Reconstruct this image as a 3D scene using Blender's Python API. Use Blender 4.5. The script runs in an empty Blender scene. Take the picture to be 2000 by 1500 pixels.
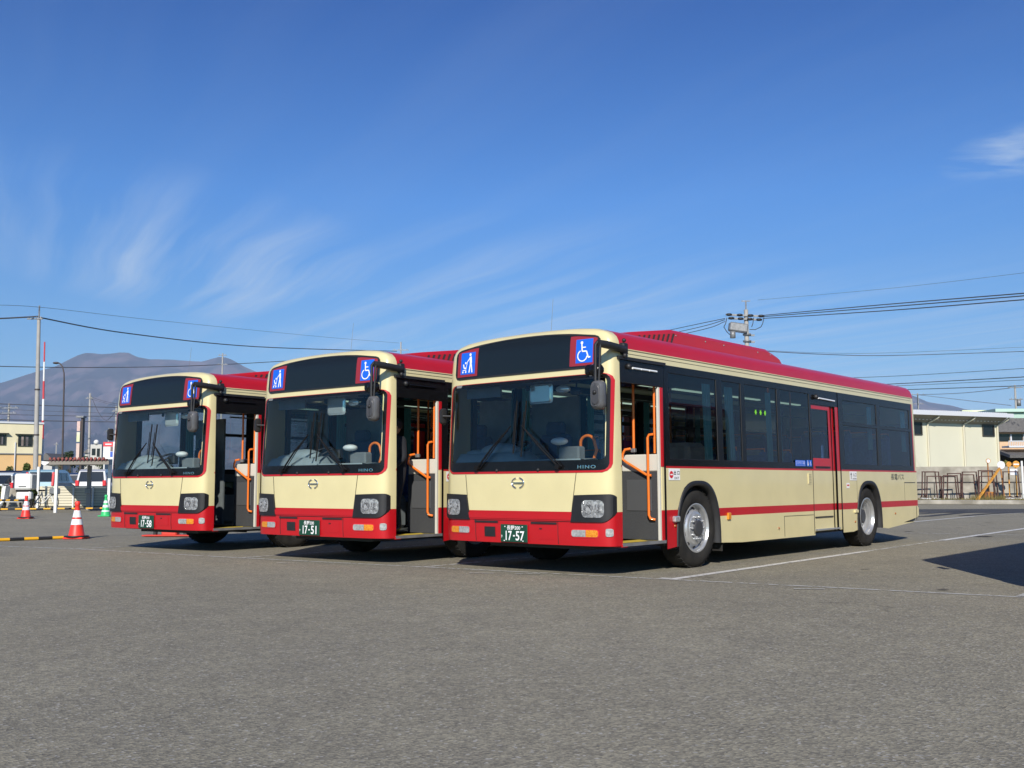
import bpy, bmesh, math, random
from mathutils import Vector, Matrix
R = math.radians
rnd = random.Random(7)
scene = bpy.context.scene
col = scene.collection

# ------------------------------------------------------------------ camera
F, PITCH, ROLL, CAMH = 1997.83, 0.0978, -0.003985, 1.00863
cp, sp, cr, sr = math.cos(PITCH), math.sin(PITCH), math.cos(ROLL), math.sin(ROLL)
fwd = Vector((0, cp, sp)); zc = Vector((0, -sp, cp)); xh = Vector((1, 0, 0))
right = xh * cr + zc * sr
up = zc * cr - xh * sr
CAM = Vector((0, 0, CAMH))
cd = bpy.data.cameras.new('camera'); cam = bpy.data.objects.new('camera', cd); col.objects.link(cam)
cd.sensor_width = 36; cd.lens = F / 2000 * 36; cd.clip_start = 0.05; cd.clip_end = 60000
m = Matrix((right, up, -fwd)).transposed().to_4x4(); m.translation = CAM
cam.matrix_world = m
scene.camera = cam

def ray(u, v):
    a = (u - 1000) / F; b = (750 - v) / F
    return right * a + up * b + fwd
def GR(u, v, z=0.0):                       # pixel of the survey photo -> point on the ground
    r = ray(u, v); return CAM + r * ((z - CAMH) / r.z)
def AT(u, v, Y):                           # pixel + distance -> point
    r = ray(u, v); return CAM + r * (Y / r.y)

# ------------------------------------------------------------------ world, sun
SUN_AZ = (-0.092, -0.9958)
SUN_EL = R(30.5)
w = bpy.data.worlds.new("World"); scene.world = w; w.use_nodes = True
nt = w.node_tree; nt.nodes.clear()
def N(t, **k):
    n = nt.nodes.new(t)
    for a, b in k.items(): setattr(n, a, b)
    return n
sky = N('ShaderNodeTexSky', sky_type='NISHITA'); sky.sun_disc = False
sky.sun_elevation = SUN_EL; sky.sun_rotation = math.atan2(SUN_AZ[0], SUN_AZ[1])
sky.altitude = 300; sky.air_density = 1.0; sky.dust_density = 0.4; sky.ozone_density = 4.0
tc = N('ShaderNodeTexCoord'); sepx = N('ShaderNodeSeparateXYZ')
nt.links.new(tc.outputs['Generated'], sepx.inputs[0])
def MA(op, a, b=None, c=None):
    n = N('ShaderNodeMath', operation=op)
    for i, x in enumerate((a, b, c)):
        if x is None: continue
        if isinstance(x, (int, float)): n.inputs[i].default_value = x
        else: nt.links.new(x, n.inputs[i])
    return n.outputs[0]
zz = MA('MAXIMUM', sepx.outputs['Z'], 0.02)
px = MA('DIVIDE', sepx.outputs['X'], zz); py = MA('DIVIDE', sepx.outputs['Y'], zz)
ca, sa = math.cos(R(120)), math.sin(R(120))      # direction the cirrus streaks run
al = MA('ADD', MA('MULTIPLY', px, ca), MA('MULTIPLY', py, sa))
ac = MA('SUBTRACT', MA('MULTIPLY', py, ca), MA('MULTIPLY', px, sa))
def CMB(x, y, z=0.0):
    n = N('ShaderNodeCombineXYZ')
    for i, q in enumerate((x, y, z)):
        if isinstance(q, (int, float)): n.inputs[i].default_value = q
        else: nt.links.new(q, n.inputs[i])
    return n.outputs[0]
def NZ(vec, sc, det, rough=.5, dist=0):
    n = N('ShaderNodeTexNoise'); n.inputs['Scale'].default_value = sc; n.inputs['Detail'].default_value = det; n.inputs['Roughness'].default_value = rough; n.inputs['Distortion'].default_value = dist
    nt.links.new(vec, n.inputs['Vector']); return n.outputs['Fac']
warp = MA('MULTIPLY', MA('SUBTRACT', NZ(CMB(MA('MULTIPLY', px, .5), MA('MULTIPLY', py, .5)), 1.0, 2), .5), .45)
acw = MA('ADD', ac, warp)
st1 = NZ(CMB(MA('MULTIPLY', al, .22), MA('MULTIPLY', acw, 3.4)), 1.0, 6, .55)
st2 = NZ(CMB(MA('MULTIPLY', al, .9), MA('MULTIPLY', acw, 15.0), 4.0), 1.0, 5, .6)
broad = NZ(CMB(MA('MULTIPLY', px, .25), MA('MULTIPLY', py, .25), 3.3), 1.0, 2)
def PATCH(cx, cy, r, r2):
    dx = MA('DIVIDE', MA('SUBTRACT', px, cx), r); dy = MA('DIVIDE', MA('SUBTRACT', py, cy), r2)
    return MA('MAXIMUM', MA('SUBTRACT', 1.0, MA('ADD', MA('MULTIPLY', dx, dx), MA('MULTIPLY', dy, dy))), 0.0)
m1 = PATCH(-1.50, 4.5, .95, 1.7); m2 = PATCH(-.2, 6.4, 2.2, 2.8); m3 = PATCH(1.58, 3.02, .26, .34); m5 = PATCH(3.2, 8.0, 3.2, 4.0)
c1 = MA('MAXIMUM', MA('SUBTRACT', st1, 0.42), 0.0)
fib = MA('ADD', .35, MA('MULTIPLY', st2, 1.3))
area = MA('ADD', MA('ADD', MA('MULTIPLY', m1, 1.9), MA('MULTIPLY', m2, 1.5)), MA('ADD', MA('MULTIPLY', m5, 1.3), .12))
c3 = MA('MULTIPLY', MA('MULTIPLY', c1, fib), area)
p3 = MA('MULTIPLY', MA('MAXIMUM', MA('SUBTRACT', NZ(CMB(MA('MULTIPLY', px, 3.2), MA('MULTIPLY', py, 6.0), 9.0), 1.0, 8, .6, .4), .44), 0.0), MA('MULTIPLY', m3, 2.6))
c3 = MA('ADD', c3, p3)
c4 = MA('MINIMUM', MA('MULTIPLY', c3, 1.0), 0.55)
mix = N('ShaderNodeMixRGB'); nt.links.new(c4, mix.inputs[0]); grade = N('ShaderNodeMixRGB', blend_type='MULTIPLY'); grade.inputs[0].default_value = 1; 
gr = N('ShaderNodeValToRGB'); gr.color_ramp.elements[0].position = .02; gr.color_ramp.elements[0].color = (.46, .78, .82, 1); gr.color_ramp.elements[1].position = .50; gr.color_ramp.elements[1].color = (.02, .41, 1.00, 1)
e_ = gr.color_ramp.elements.new(.27); e_.color = (.27, .80, 1.28, 1)
nt.links.new(sepx.outputs['Z'], gr.inputs[0]); nt.links.new(gr.outputs[0], grade.inputs[2])
nt.links.new(sky.outputs[0], grade.inputs[1]); nt.links.new(grade.outputs[0], mix.inputs[1])
mix.inputs[2].default_value = (5.6, 6.9, 8.4, 1)
bg = N('ShaderNodeBackground'); bg.inputs['Strength'].default_value = 0.085
out = N('ShaderNodeOutputWorld')
nt.links.new(mix.outputs[0], bg.inputs[0]); nt.links.new(bg.outputs[0], out.inputs[0])

sd = bpy.data.lights.new('sun', 'SUN'); sun = bpy.data.objects.new('sun', sd); col.objects.link(sun)
sd.energy = 4.7; sd.angle = R(0.55); sd.color = (1.0, 0.94, 0.84)
sdir = Vector((SUN_AZ[0] * math.cos(SUN_EL), SUN_AZ[1] * math.cos(SUN_EL), math.sin(SUN_EL)))
sun.rotation_euler = sdir.to_track_quat('Z', 'Y').to_euler(); sun.location = (0, -30, 30)
scene.view_settings.view_transform = 'Standard'; scene.view_settings.look = 'None'
scene.view_settings.exposure = 0.22; scene.view_settings.gamma = 1
scene.cycles.max_bounces = 10; scene.cycles.transparent_max_bounces = 24
scene.cycles.volume_bounces = 0; scene.cycles.use_denoising = True; scene.cycles.denoising_input_passes = 'RGB_ALBEDO_NORMAL'; scene.cycles.denoising_prefilter = 'ACCURATE'

# ------------------------------------------------------------------ materials
MAT = {}
def mat(name, c=(.5, .5, .5), rough=.5, metal=0, coat=0, var=0, scale=8, c2=None, bump=0, bscale=40, spec=.5, emit=0, stretch=None, det=4, lo=.35, hi=.65):
    if name in MAT: return MAT[name]
    mt = bpy.data.materials.new(name); mt.use_nodes = True; MAT[name] = mt
    t = mt.node_tree; b = t.nodes['Principled BSDF']
    b.inputs['Roughness'].default_value = rough; b.inputs['Metallic'].default_value = metal
    b.inputs['Coat Weight'].default_value = coat; b.inputs['Coat Roughness'].default_value = .05
    b.inputs['Specular IOR Level'].default_value = spec
    b.inputs['Base Color'].default_value = (*c, 1)
    if var or c2:
        tcn = t.nodes.new('ShaderNodeTexCoord'); mp = t.nodes.new('ShaderNodeMapping')
        if stretch: mp.inputs['Scale'].default_value = stretch
        nz = t.nodes.new('ShaderNodeTexNoise'); nz.inputs['Scale'].default_value = scale; nz.inputs['Detail'].default_value = det
        rp = t.nodes.new('ShaderNodeValToRGB'); rp.color_ramp.elements[0].position = lo; rp.color_ramp.elements[1].position = hi
        a = c2 if c2 else tuple(x * (1 - var) for x in c)
        rp.color_ramp.elements[0].color = (*a, 1); rp.color_ramp.elements[1].color = (*c, 1)
        t.links.new(tcn.outputs['Object'], mp.inputs[0]); t.links.new(mp.outputs[0], nz.inputs['Vector'])
        t.links.new(nz.outputs['Fac'], rp.inputs[0]); t.links.new(rp.outputs[0], b.inputs['Base Color'])
    if bump:
        tcn = t.nodes.new('ShaderNodeTexCoord'); nz = t.nodes.new('ShaderNodeTexNoise'); nz.inputs['Scale'].default_value = bscale
        nz.inputs['Detail'].default_value = 3
        bp = t.nodes.new('ShaderNodeBump'); bp.inputs['Strength'].default_value = bump; bp.inputs['Distance'].default_value = .02
        t.links.new(tcn.outputs['Object'], nz.inputs['Vector']); t.links.new(nz.outputs['Fac'], bp.inputs['Height'])
        t.links.new(bp.outputs[0], b.inputs['Normal'])
    if emit:
        b.inputs['Emission Color'].default_value = (*c, 1); b.inputs['Emission Strength'].default_value = emit
    return mt
def glass(name, tint, refl=1.0, rough=.01, ior=1.5):
    if name in MAT: return MAT[name]
    mt = bpy.data.materials.new(name); mt.use_nodes = True; MAT[name] = mt
    t = mt.node_tree; t.nodes.clear()
    o = t.nodes.new('ShaderNodeOutputMaterial'); tr = t.nodes.new('ShaderNodeBsdfTransparent'); tr.inputs[0].default_value = (*tint, 1)
    gl = t.nodes.new('ShaderNodeBsdfGlossy'); gl.inputs['Roughness'].default_value = rough; gl.inputs['Color'].default_value = (.97, .98, 1, 1)
    fr = t.nodes.new('ShaderNodeFresnel'); fr.inputs['IOR'].default_value = ior
    mu = t.nodes.new('ShaderNodeMath'); mu.operation = 'MULTIPLY'; mu.inputs[1].default_value = refl
    mx = t.nodes.new('ShaderNodeMixShader')
    t.links.new(fr.outputs[0], mu.inputs[0]); t.links.new(mu.outputs[0], mx.inputs[0]); t.links.new(tr.outputs[0], mx.inputs[1])
    t.links.new(gl.outputs[0], mx.inputs[2]); t.links.new(mx.outputs[0], o.inputs[0])
    return mt
def paint(name, c, var=.06, rough=.32, coat=.6):
    return mat(name, c, rough, coat=coat, var=var, scale=3.0, bump=.004, bscale=2.5)
cream = paint('cream_paint', (.715, .63, .345)); red = paint('red_paint', (.49, .008, .014), rough=.34, coat=.28)
darkred = paint('dark_red_print', (.30, .02, .03), rough=.5, coat=.3)
blk = mat('black_gloss_trim', (.008, .008, .009), .22, spec=.32, var=.3)
wipm = mat('wiper_black', (.007, .007, .008), .7, spec=.2)
blkm = mat('black_plastic', (.022, .022, .024), .5, var=.3)
gryp = mat('dark_grey_plastic', (.016, .016, .018), .5, var=.3, bump=.05, bscale=400)
rub = mat('tyre_rubber', (.016, .0155, .015), .85, spec=.25, c2=(.030, .028, .025), scale=6, bump=.25, bscale=60)
chrome = mat('chrome', (.75, .76, .78), .12, metal=1)
alu = mat('brushed_alloy', (.56, .57, .58), .30, metal=.6, var=.15, scale=12)
steel = mat('painted_steel', (.28, .285, .29), .5, metal=.4, var=.3)
white = mat('white_paint', (.78, .78, .75), .5, var=.08)
orange = mat('orange_grip', (.85, .19, .02), .4, var=.05, coat=.3)
amber = mat('amber_lens', (.62, .17, .01), .2, coat=.6, c2=(.75, .33, .03), scale=60)
reflm = mat('dark_amber_reflector', (.30, .09, .01), .25, coat=.5)
clearl = mat('clear_lens', (.75, .77, .78), .12, metal=.55, coat=1, var=.35, scale=40)
blue = mat('blue_sign', (.01, .13, .72), .45, var=.04)
wht = mat('white_print', (.86, .86, .86), .5)
blackp = mat('black_print', (.015, .015, .015), .5)
greenp = mat('green_plate', (.008, .062, .034), .45, var=.1)
redp = mat('red_print', (.65, .02, .03), .5)
gdark = glass('tinted_side_glass', (.52, .58, .60), .9, ior=1.5)
gmid = glass('lightly_tinted_glass', (.74, .82, .82), .95)
gclear = glass('windscreen_glass', (.80, .88, .88), 1.0)
gdisp = mat('display_smoked_glass', (.010, .014, .015), .08, spec=.5)
floorm = mat('bus_floor_vinyl', (.10, .10, .10), .6, var=.2)
floory = mat('yellow_step_edge', (.72, .52, .06), .55, var=.25, scale=20)
inter = mat('interior_grey', (.20, .21, .22), .7, var=.15)
interd = mat('interior_dark', (.035, .036, .038), .75, var=.2)
panelg = mat('speckled_partition_grey', (.060, .063, .067), .6, c2=(.038, .040, .044), scale=120, det=8)
panelw = mat('partition_ivory', (.62, .60, .52), .5, var=.05)
seatb = mat('blue_moquette', (.03, .07, .22), .95, c2=(.05, .12, .30), scale=30)
teal = mat('teal_curtain', (.15, .44, .50), .9, var=.3, scale=6, stretch=(20, 20, 1))
lampw = mat('lamp_tube', (.85, .88, .9), .3, coat=.5)
def facets(name, sc, a, b_):
    mt = mat(name, (.5, .5, .5), .1, metal=.7, coat=1); t = mt.node_tree; v = t.nodes.new('ShaderNodeTexVoronoi'); v.inputs['Scale'].default_value = sc; v.distance = 'CHEBYCHEV'
    c = t.nodes.new('ShaderNodeTexCoord'); t.links.new(c.outputs['Object'], v.inputs['Vector']); s_ = t.nodes.new('ShaderNodeSeparateColor'); t.links.new(v.outputs['Color'], s_.inputs[0])
    r = t.nodes.new('ShaderNodeValToRGB'); r.color_ramp.elements[0].color = (*a, 1); r.color_ramp.elements[1].color = (*b_, 1); t.links.new(s_.outputs[0], r.inputs[0]); t.links.new(r.outputs[0], mt.node_tree.nodes['Principled BSDF'].inputs['Base Color'])
    n = t.nodes.new('ShaderNodeBump'); n.inputs['Strength'].default_value = .6; n.inputs['Distance'].default_value = .01; t.links.new(s_.outputs[1], n.inputs['Height']); t.links.new(n.outputs[0], t.nodes['Principled BSDF'].inputs['Normal'])
    return mt
lensm = facets('faceted_reflector', 34, (.30, .31, .33), (.95, .96, .98)); lensm2 = facets('faceted_bowl', 46, (.12, .12, .13), (.9, .92, .95))
greenst = mat('green_sticker', (.25, .75, .05), .5, emit=0)

# ------------------------------------------------------------------ mesh builder
class MB:
    def __init__(s): s.v = []; s.f = []; s.m = []; s.sm = []
    def face(s, pts, mi=0, smooth=False):
        b = len(s.v); s.v += [tuple(p) for p in pts]; s.f.append(tuple(range(b, b + len(pts)))); s.m.append(mi); s.sm.append(smooth)
    def grid(s, rows, mi=0, smooth=True, mfun=None, close=False):
        b = len(s.v); n = len(rows[0])
        for r in rows: s.v += [tuple(p) for p in r]
        for i in range(len(rows) - 1):
            for j in range(n if close else n - 1):
                k = mi if mfun is None else mfun(i, j)
                if k is None: continue
                j2 = (j + 1) % n
                s.f.append((b + i * n + j, b + i * n + j2, b + (i + 1) * n + j2, b + (i + 1) * n + j)); s.m.append(k); s.sm.append(smooth)
        return s
    def box(s, c, d, mi=0, M=None, bev=0):
        x, y, z = (q / 2 for q in d); c = Vector(c)
        if bev > 0:
            bev = min(bev, x * .98, y * .98, z * .98)
            # chamfered box: 24 verts
            V = {}; P = []
            for sx in (-1, 1):
                for sy in (-1, 1):
                    for sz in (-1, 1):
                        for ax in range(3):
                            p = [sx * x, sy * y, sz * z]
                            for k in range(3):
                                if k != ax: p[k] -= (sx, sy, sz)[k] * bev
                            V[(sx, sy, sz, ax)] = len(P); P.append(Vector(p))
            fs = []
            for ax in range(3):
                o = [k for k in range(3) if k != ax]
                for sg in (-1, 1):
                    q = []
                    for a, b_ in ((-1, -1), (1, -1), (1, 1), (-1, 1)):
                        t = [0, 0, 0]; t[ax] = sg; t[o[0]] = a; t[o[1]] = b_; q.append(V[(*t, ax)])
                    fs.append(q)
            for ax in range(3):
                o = [k for k in range(3) if k != ax]
                for a in (-1, 1):
                    for b_ in (-1, 1):
                        t = [0, 0, 0]; t[o[0]] = a; t[o[1]] = b_
                        t1 = list(t); t1[ax] = -1; t2 = list(t); t2[ax] = 1
                        fs.append([V[(*t1, o[0])], V[(*t2, o[0])], V[(*t2, o[1])], V[(*t1, o[1])]])
            for sx in (-1, 1):
                for sy in (-1, 1):
                    for sz in (-1, 1): fs.append([V[(sx, sy, sz, a)] for a in range(3)])
            for f in fs: s.poly([(c + (M @ P[i] if M else P[i])) for i in f], mi, c)
            return s
        pts = [Vector((sx * x, sy * y, sz * z)) for sx in (-1, 1) for sy in (-1, 1) for sz in (-1, 1)]
        pts = [c + (M @ p if M else p) for p in pts]; b = len(s.v); s.v += [tuple(p) for p in pts]
        for f in ((0, 1, 3, 2), (4, 6, 7, 5), (0, 4, 5, 1), (2, 3, 7, 6), (0, 2, 6, 4), (1, 5, 7, 3)):
            s.f.append(tuple(b + i for i in f)); s.m.append(mi); s.sm.append(False)
        return s
    def poly(s, pts, mi, cen):
        pts = [Vector(p) for p in pts]; n = (pts[1] - pts[0]).cross(pts[2] - pts[0]); c = sum(pts, Vector()) / len(pts)
        if n.dot(c - Vector(cen)) < 0: pts.reverse()
        s.face(pts, mi)
    def tube(s, pts, r, n=8, mi=0, cap=True, smooth=True):
        pts = [Vector(p) for p in pts]; rows = []
        rs = r if isinstance(r, (list, tuple)) else [r] * len(pts)
        d0 = (pts[1] - pts[0]).normalized(); u = d0.orthogonal().normalized()
        for i, p in enumerate(pts):
            d = (pts[min(i + 1, len(pts) - 1)] - pts[max(i - 1, 0)]).normalized()
            u = (u - d * u.dot(d)); u = u.normalized() if u.length > 1e-6 else d.orthogonal().normalized(); v = d.cross(u)
            rows.append([p + (u * math.cos(2 * math.pi * k / n) + v * math.sin(2 * math.pi * k / n)) * rs[i] for k in range(n)])
        s.grid(rows, mi, smooth, close=True)
        if cap:
            s.face(rows[0][::-1], mi); s.face(rows[-1], mi)
        return s
    def lathe(s, prof, c=(0, 0, 0), axis='z', n=24, mi=0, smooth=True, mfun=None):
        rows = []
        for r, h in prof:
            row = []
            for k in range(n):
                a = 2 * math.pi * k / n; x, y = r * math.cos(a), r * math.sin(a)
                p = {'z': (x, y, h), 'y': (x, h, y), 'x': (h, x, y)}[axis]
                row.append((c[0] + p[0], c[1] + p[1], c[2] + p[2]))
            rows.append(row)
        return s.grid(rows, mi, smooth, mfun, close=True)
    def prism(s, poly, a, b, mi=0):              # poly of 3d points, swept by vector a->b offset
        a = Vector(a); b = Vector(b); P = [Vector(p) + a for p in poly]; Q = [Vector(p) + b for p in poly]
        s.face(P[::-1], mi); s.face(Q, mi); n = len(P)
        for i in range(n): s.face([P[i], P[(i + 1) % n], Q[(i + 1) % n], Q[i]], mi)
        return s
    def ball(s, c, r, mi=0, n=12, sc=(1, 1, 1)):
        rows = []
        for i in range(n // 2 + 1):
            ph = math.pi * i / (n // 2); rows.append([(c[0] + sc[0] * r * math.sin(ph) * math.cos(2 * math.pi * k / n), c[1] + sc[1] * r * math.sin(ph) * math.sin(2 * math.pi * k / n), c[2] + sc[2] * r * math.cos(ph)) for k in range(n)])
        return s.grid(rows, mi, True, close=True)
    def build(s, name, mats, parent=None, loc=None, merge=False):
        me = bpy.data.meshes.new(name); me.from_pydata(s.v, [], s.f)
        if not isinstance(mats, (list, tuple)): mats = [mats]
        for q in mats: me.materials.append(q)
        me.polygons.foreach_set('material_index', s.m); me.polygons.foreach_set('use_smooth', s.sm)
        if merge:
            bm = bmesh.new(); bm.from_mesh(me); bmesh.ops.remove_doubles(bm, verts=bm.verts, dist=.0004); bm.to_mesh(me); bm.free()
        me.update()
        o = bpy.data.objects.new(name, me); col.objects.link(o)
        if parent: o.parent = parent
        if loc is not None: o.location = loc
        return o
def empty(name, label, cat, loc=(0, 0, 0), rz=0, group=None):
    o = bpy.data.objects.new(name, None); col.objects.link(o); o.location = loc; o.rotation_euler = (0, 0, rz)
    o.empty_display_size = .2
    o['label'] = label; o['category'] = cat
    if group: o['group'] = group
    return o
def tag(o, label=None, cat=None, group=None, kind=None):
    if label: o['label'] = label
    if cat: o['category'] = cat
    if group: o['group'] = group
    if kind: o['kind'] = kind
    return o
def copy_tree(o, parent=None, skip=()):
    c = o.copy(); col.objects.link(c); c.parent = parent
    for ch in list(o.children):
        if ch.name.split('.')[0] in skip: continue
        copy_tree(ch, c, skip)
    return c
_txt = {}
def text_verts(body, size=1.0, sx=1.0, bold=0.0, spacing=1.0):
    """flat lettering as mesh data, centred"""
    key = (body, sx, bold, spacing)
    if key not in _txt:
        cu = bpy.data.curves.new('lettering', 'FONT'); cu.body = body; cu.align_x = 'CENTER'; cu.align_y = 'CENTER'
        cu.resolution_u = 3; cu.offset = bold; cu.space_character = spacing
        o = bpy.data.objects.new('lettering', cu); col.objects.link(o)
        bpy.context.view_layer.update()
        dg = bpy.context.evaluated_depsgraph_get(); me = bpy.data.meshes.new_from_object(o.evaluated_get(dg))
        vs = [v.co.copy() for v in me.vertices]; fs = [tuple(p.vertices) for p in me.polygons]
        bpy.data.objects.remove(o); bpy.data.curves.remove(cu); bpy.data.meshes.remove(me)
        if vs:
            x0 = min(v.x for v in vs); x1 = max(v.x for v in vs); y0 = min(v.y for v in vs); y1 = max(v.y for v in vs)
            vs = [Vector((v.x - (x0 + x1) / 2, v.y - (y0 + y1) / 2)) for v in vs]; ext = (x1 - x0, y1 - y0)
        else: ext = (1, 1)
        _txt[key] = (vs, fs, ext)
    return _txt[key]
def add_text(mb, body, fn, w_, h_, mi=0, bold=0.0, spacing=1.0):
    """fn maps (x,y) in metres to a 3-D point; lettering is fitted to w_ x h_"""
    vs, fs, ext = text_verts(body, bold=bold, spacing=spacing); b = len(mb.v)
    for v in vs: mb.v.append(tuple(fn(v.x / ext[0] * w_, v.y / ext[1] * h_)))
    for f in fs: mb.f.append(tuple(b + i for i in f)); mb.m.append(mi); mb.sm.append(False)

# ------------------------------------------------------------------ bus geometry functions. s = metres back from the front, t = metres towards the door side
PZ = [.26, 1.21, 2.40, 2.50, 2.59, 2.64, 2.69, 2.735, 2.762, 2.78, 2.79]
PW = [1.2425, 1.2425, 1.228, 1.220, 1.205, 1.180, 1.125, 1.00, .78, .46, 0.0]
SZ = [.26, .45, .7, 1.2, 1.6, 2.1, 2.4, 2.60, 2.68, 2.71, 2.745, 2.77, 2.79]
SS = [.11, .09, .09, .09, .12, .15, .172, .19, .21, .235, .27, .30, .345]
L = 9.66
def interp(x, X, Y):
    if x <= X[0]: return Y[0]
    for i in range(len(X) - 1):
        if x <= X[i + 1]: return Y[i] + (Y[i + 1] - Y[i]) * (x - X[i]) / (X[i + 1] - X[i])
    return Y[-1]
def W(z): return interp(z, PZ, PW)
def S(t, z):
    s0 = interp(z, SZ, SS); u = min(abs(t) / max(W(z), .01), 1)
    return s0 + (.36 - s0) * (1 - (1 - u ** 4.5) ** (1 / 4.5))
def P(s, t, z): return Vector((s, -t, z))
def FP(t, z, off=0):                       # point on the front skin, pushed outwards by off
    if off == 0: return P(S(t, z), t, z)
    e = .004; tt = max(-W(z) + .006, min(W(z) - .006, t))
    a = P(S(tt + e, z), tt + e, z) - P(S(tt - e, z), tt - e, z); b = P(S(tt, z + e), tt, z + e) - P(S(tt, z - e), tt, z - e)
    n = b.cross(a).normalized()
    if n.x > 0: n = -n
    return P(S(t, z), t, z) + n * off
def SD(s, z, off=0, sg=1): return P(s, sg * (W(z) + off), z)
def tcol(t0, t1, n):                       # columns, denser towards the ends
    return [t0 + (t1 - t0) * (0.5 - 0.5 * math.cos(math.pi * i / n)) for i in range(n + 1)]
def fpatch(mb, t0, t1, lo, hi, off, nc=20, nr=6, mi=0, fn=None):
    fn = fn or (lambda t, z: FP(t, z, off)); cols = tcol(t0, t1, nc)
    rows = []
    for j in range(nr + 1): rows.append([fn(t, lo(t) + (hi(t) - lo(t)) * j / nr) for t in cols])
    mb.grid(rows, mi)
def rrect(t0, t1, z0, z1, r, arch=0):      # rounded rectangle as lo(t), hi(t)
    def cor(t):
        d = max(0, t0 + r - t, t - (t1 - r)); d = min(d, r); return r - math.sqrt(max(0, r * r - d * d))
    mid = (t0 + t1) / 2; hw = (t1 - t0) / 2
    return (lambda t: z0 + cor(t)), (lambda t: z1 - cor(t) - arch * ((t - mid) / hw) ** 2)
def outline(t0, t1, lo, hi, n=24):
    c = tcol(t0, t1, n)
    return [(t, lo(t)) for t in c] + [(t, hi(t)) for t in reversed(c)]
def ring(mb, a, b, off, mi=0):             # strip between two outlines of equal count
    A = [FP(t, z, off) for t, z in a]; B = [FP(t, z, off) for t, z in b]; n = len(A)
    mb.grid([A + [A[0]], B + [B[0]]], mi, True)
def grow(t0, t1, z0, z1, r, arch, d, n=24):
    lo, hi = rrect(t0 - d, t1 + d, z0 - d, z1 + d, r + d, arch); return outline(t0 - d, t1 + d, lo, hi, n)

# windscreen and destination box openings in the front (t0, t1, z0, z1, r, arch)
WS = (-1.135, 1.205, 1.155, 2.215, .075, .0)
DB = (-1.075, 1.085, 2.295, 2.71, .06, .085)
ARCH_X = (1.99, 7.33); AR, AZ, ATOP = .515, .28, 1.045
def arch_z(s):
    for c in ARCH_X:
        u = abs(s - c) / AR
        if u < 1: return AZ + (ATOP - AZ) * (1 - u ** 2.7) ** (1 / 2.7)
    return 0
DOOR = (.37, 1.235, .335, 2.40)
MID = (5.27, 6.245, .29, 2.17)
ROOFLIP = .395

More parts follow.
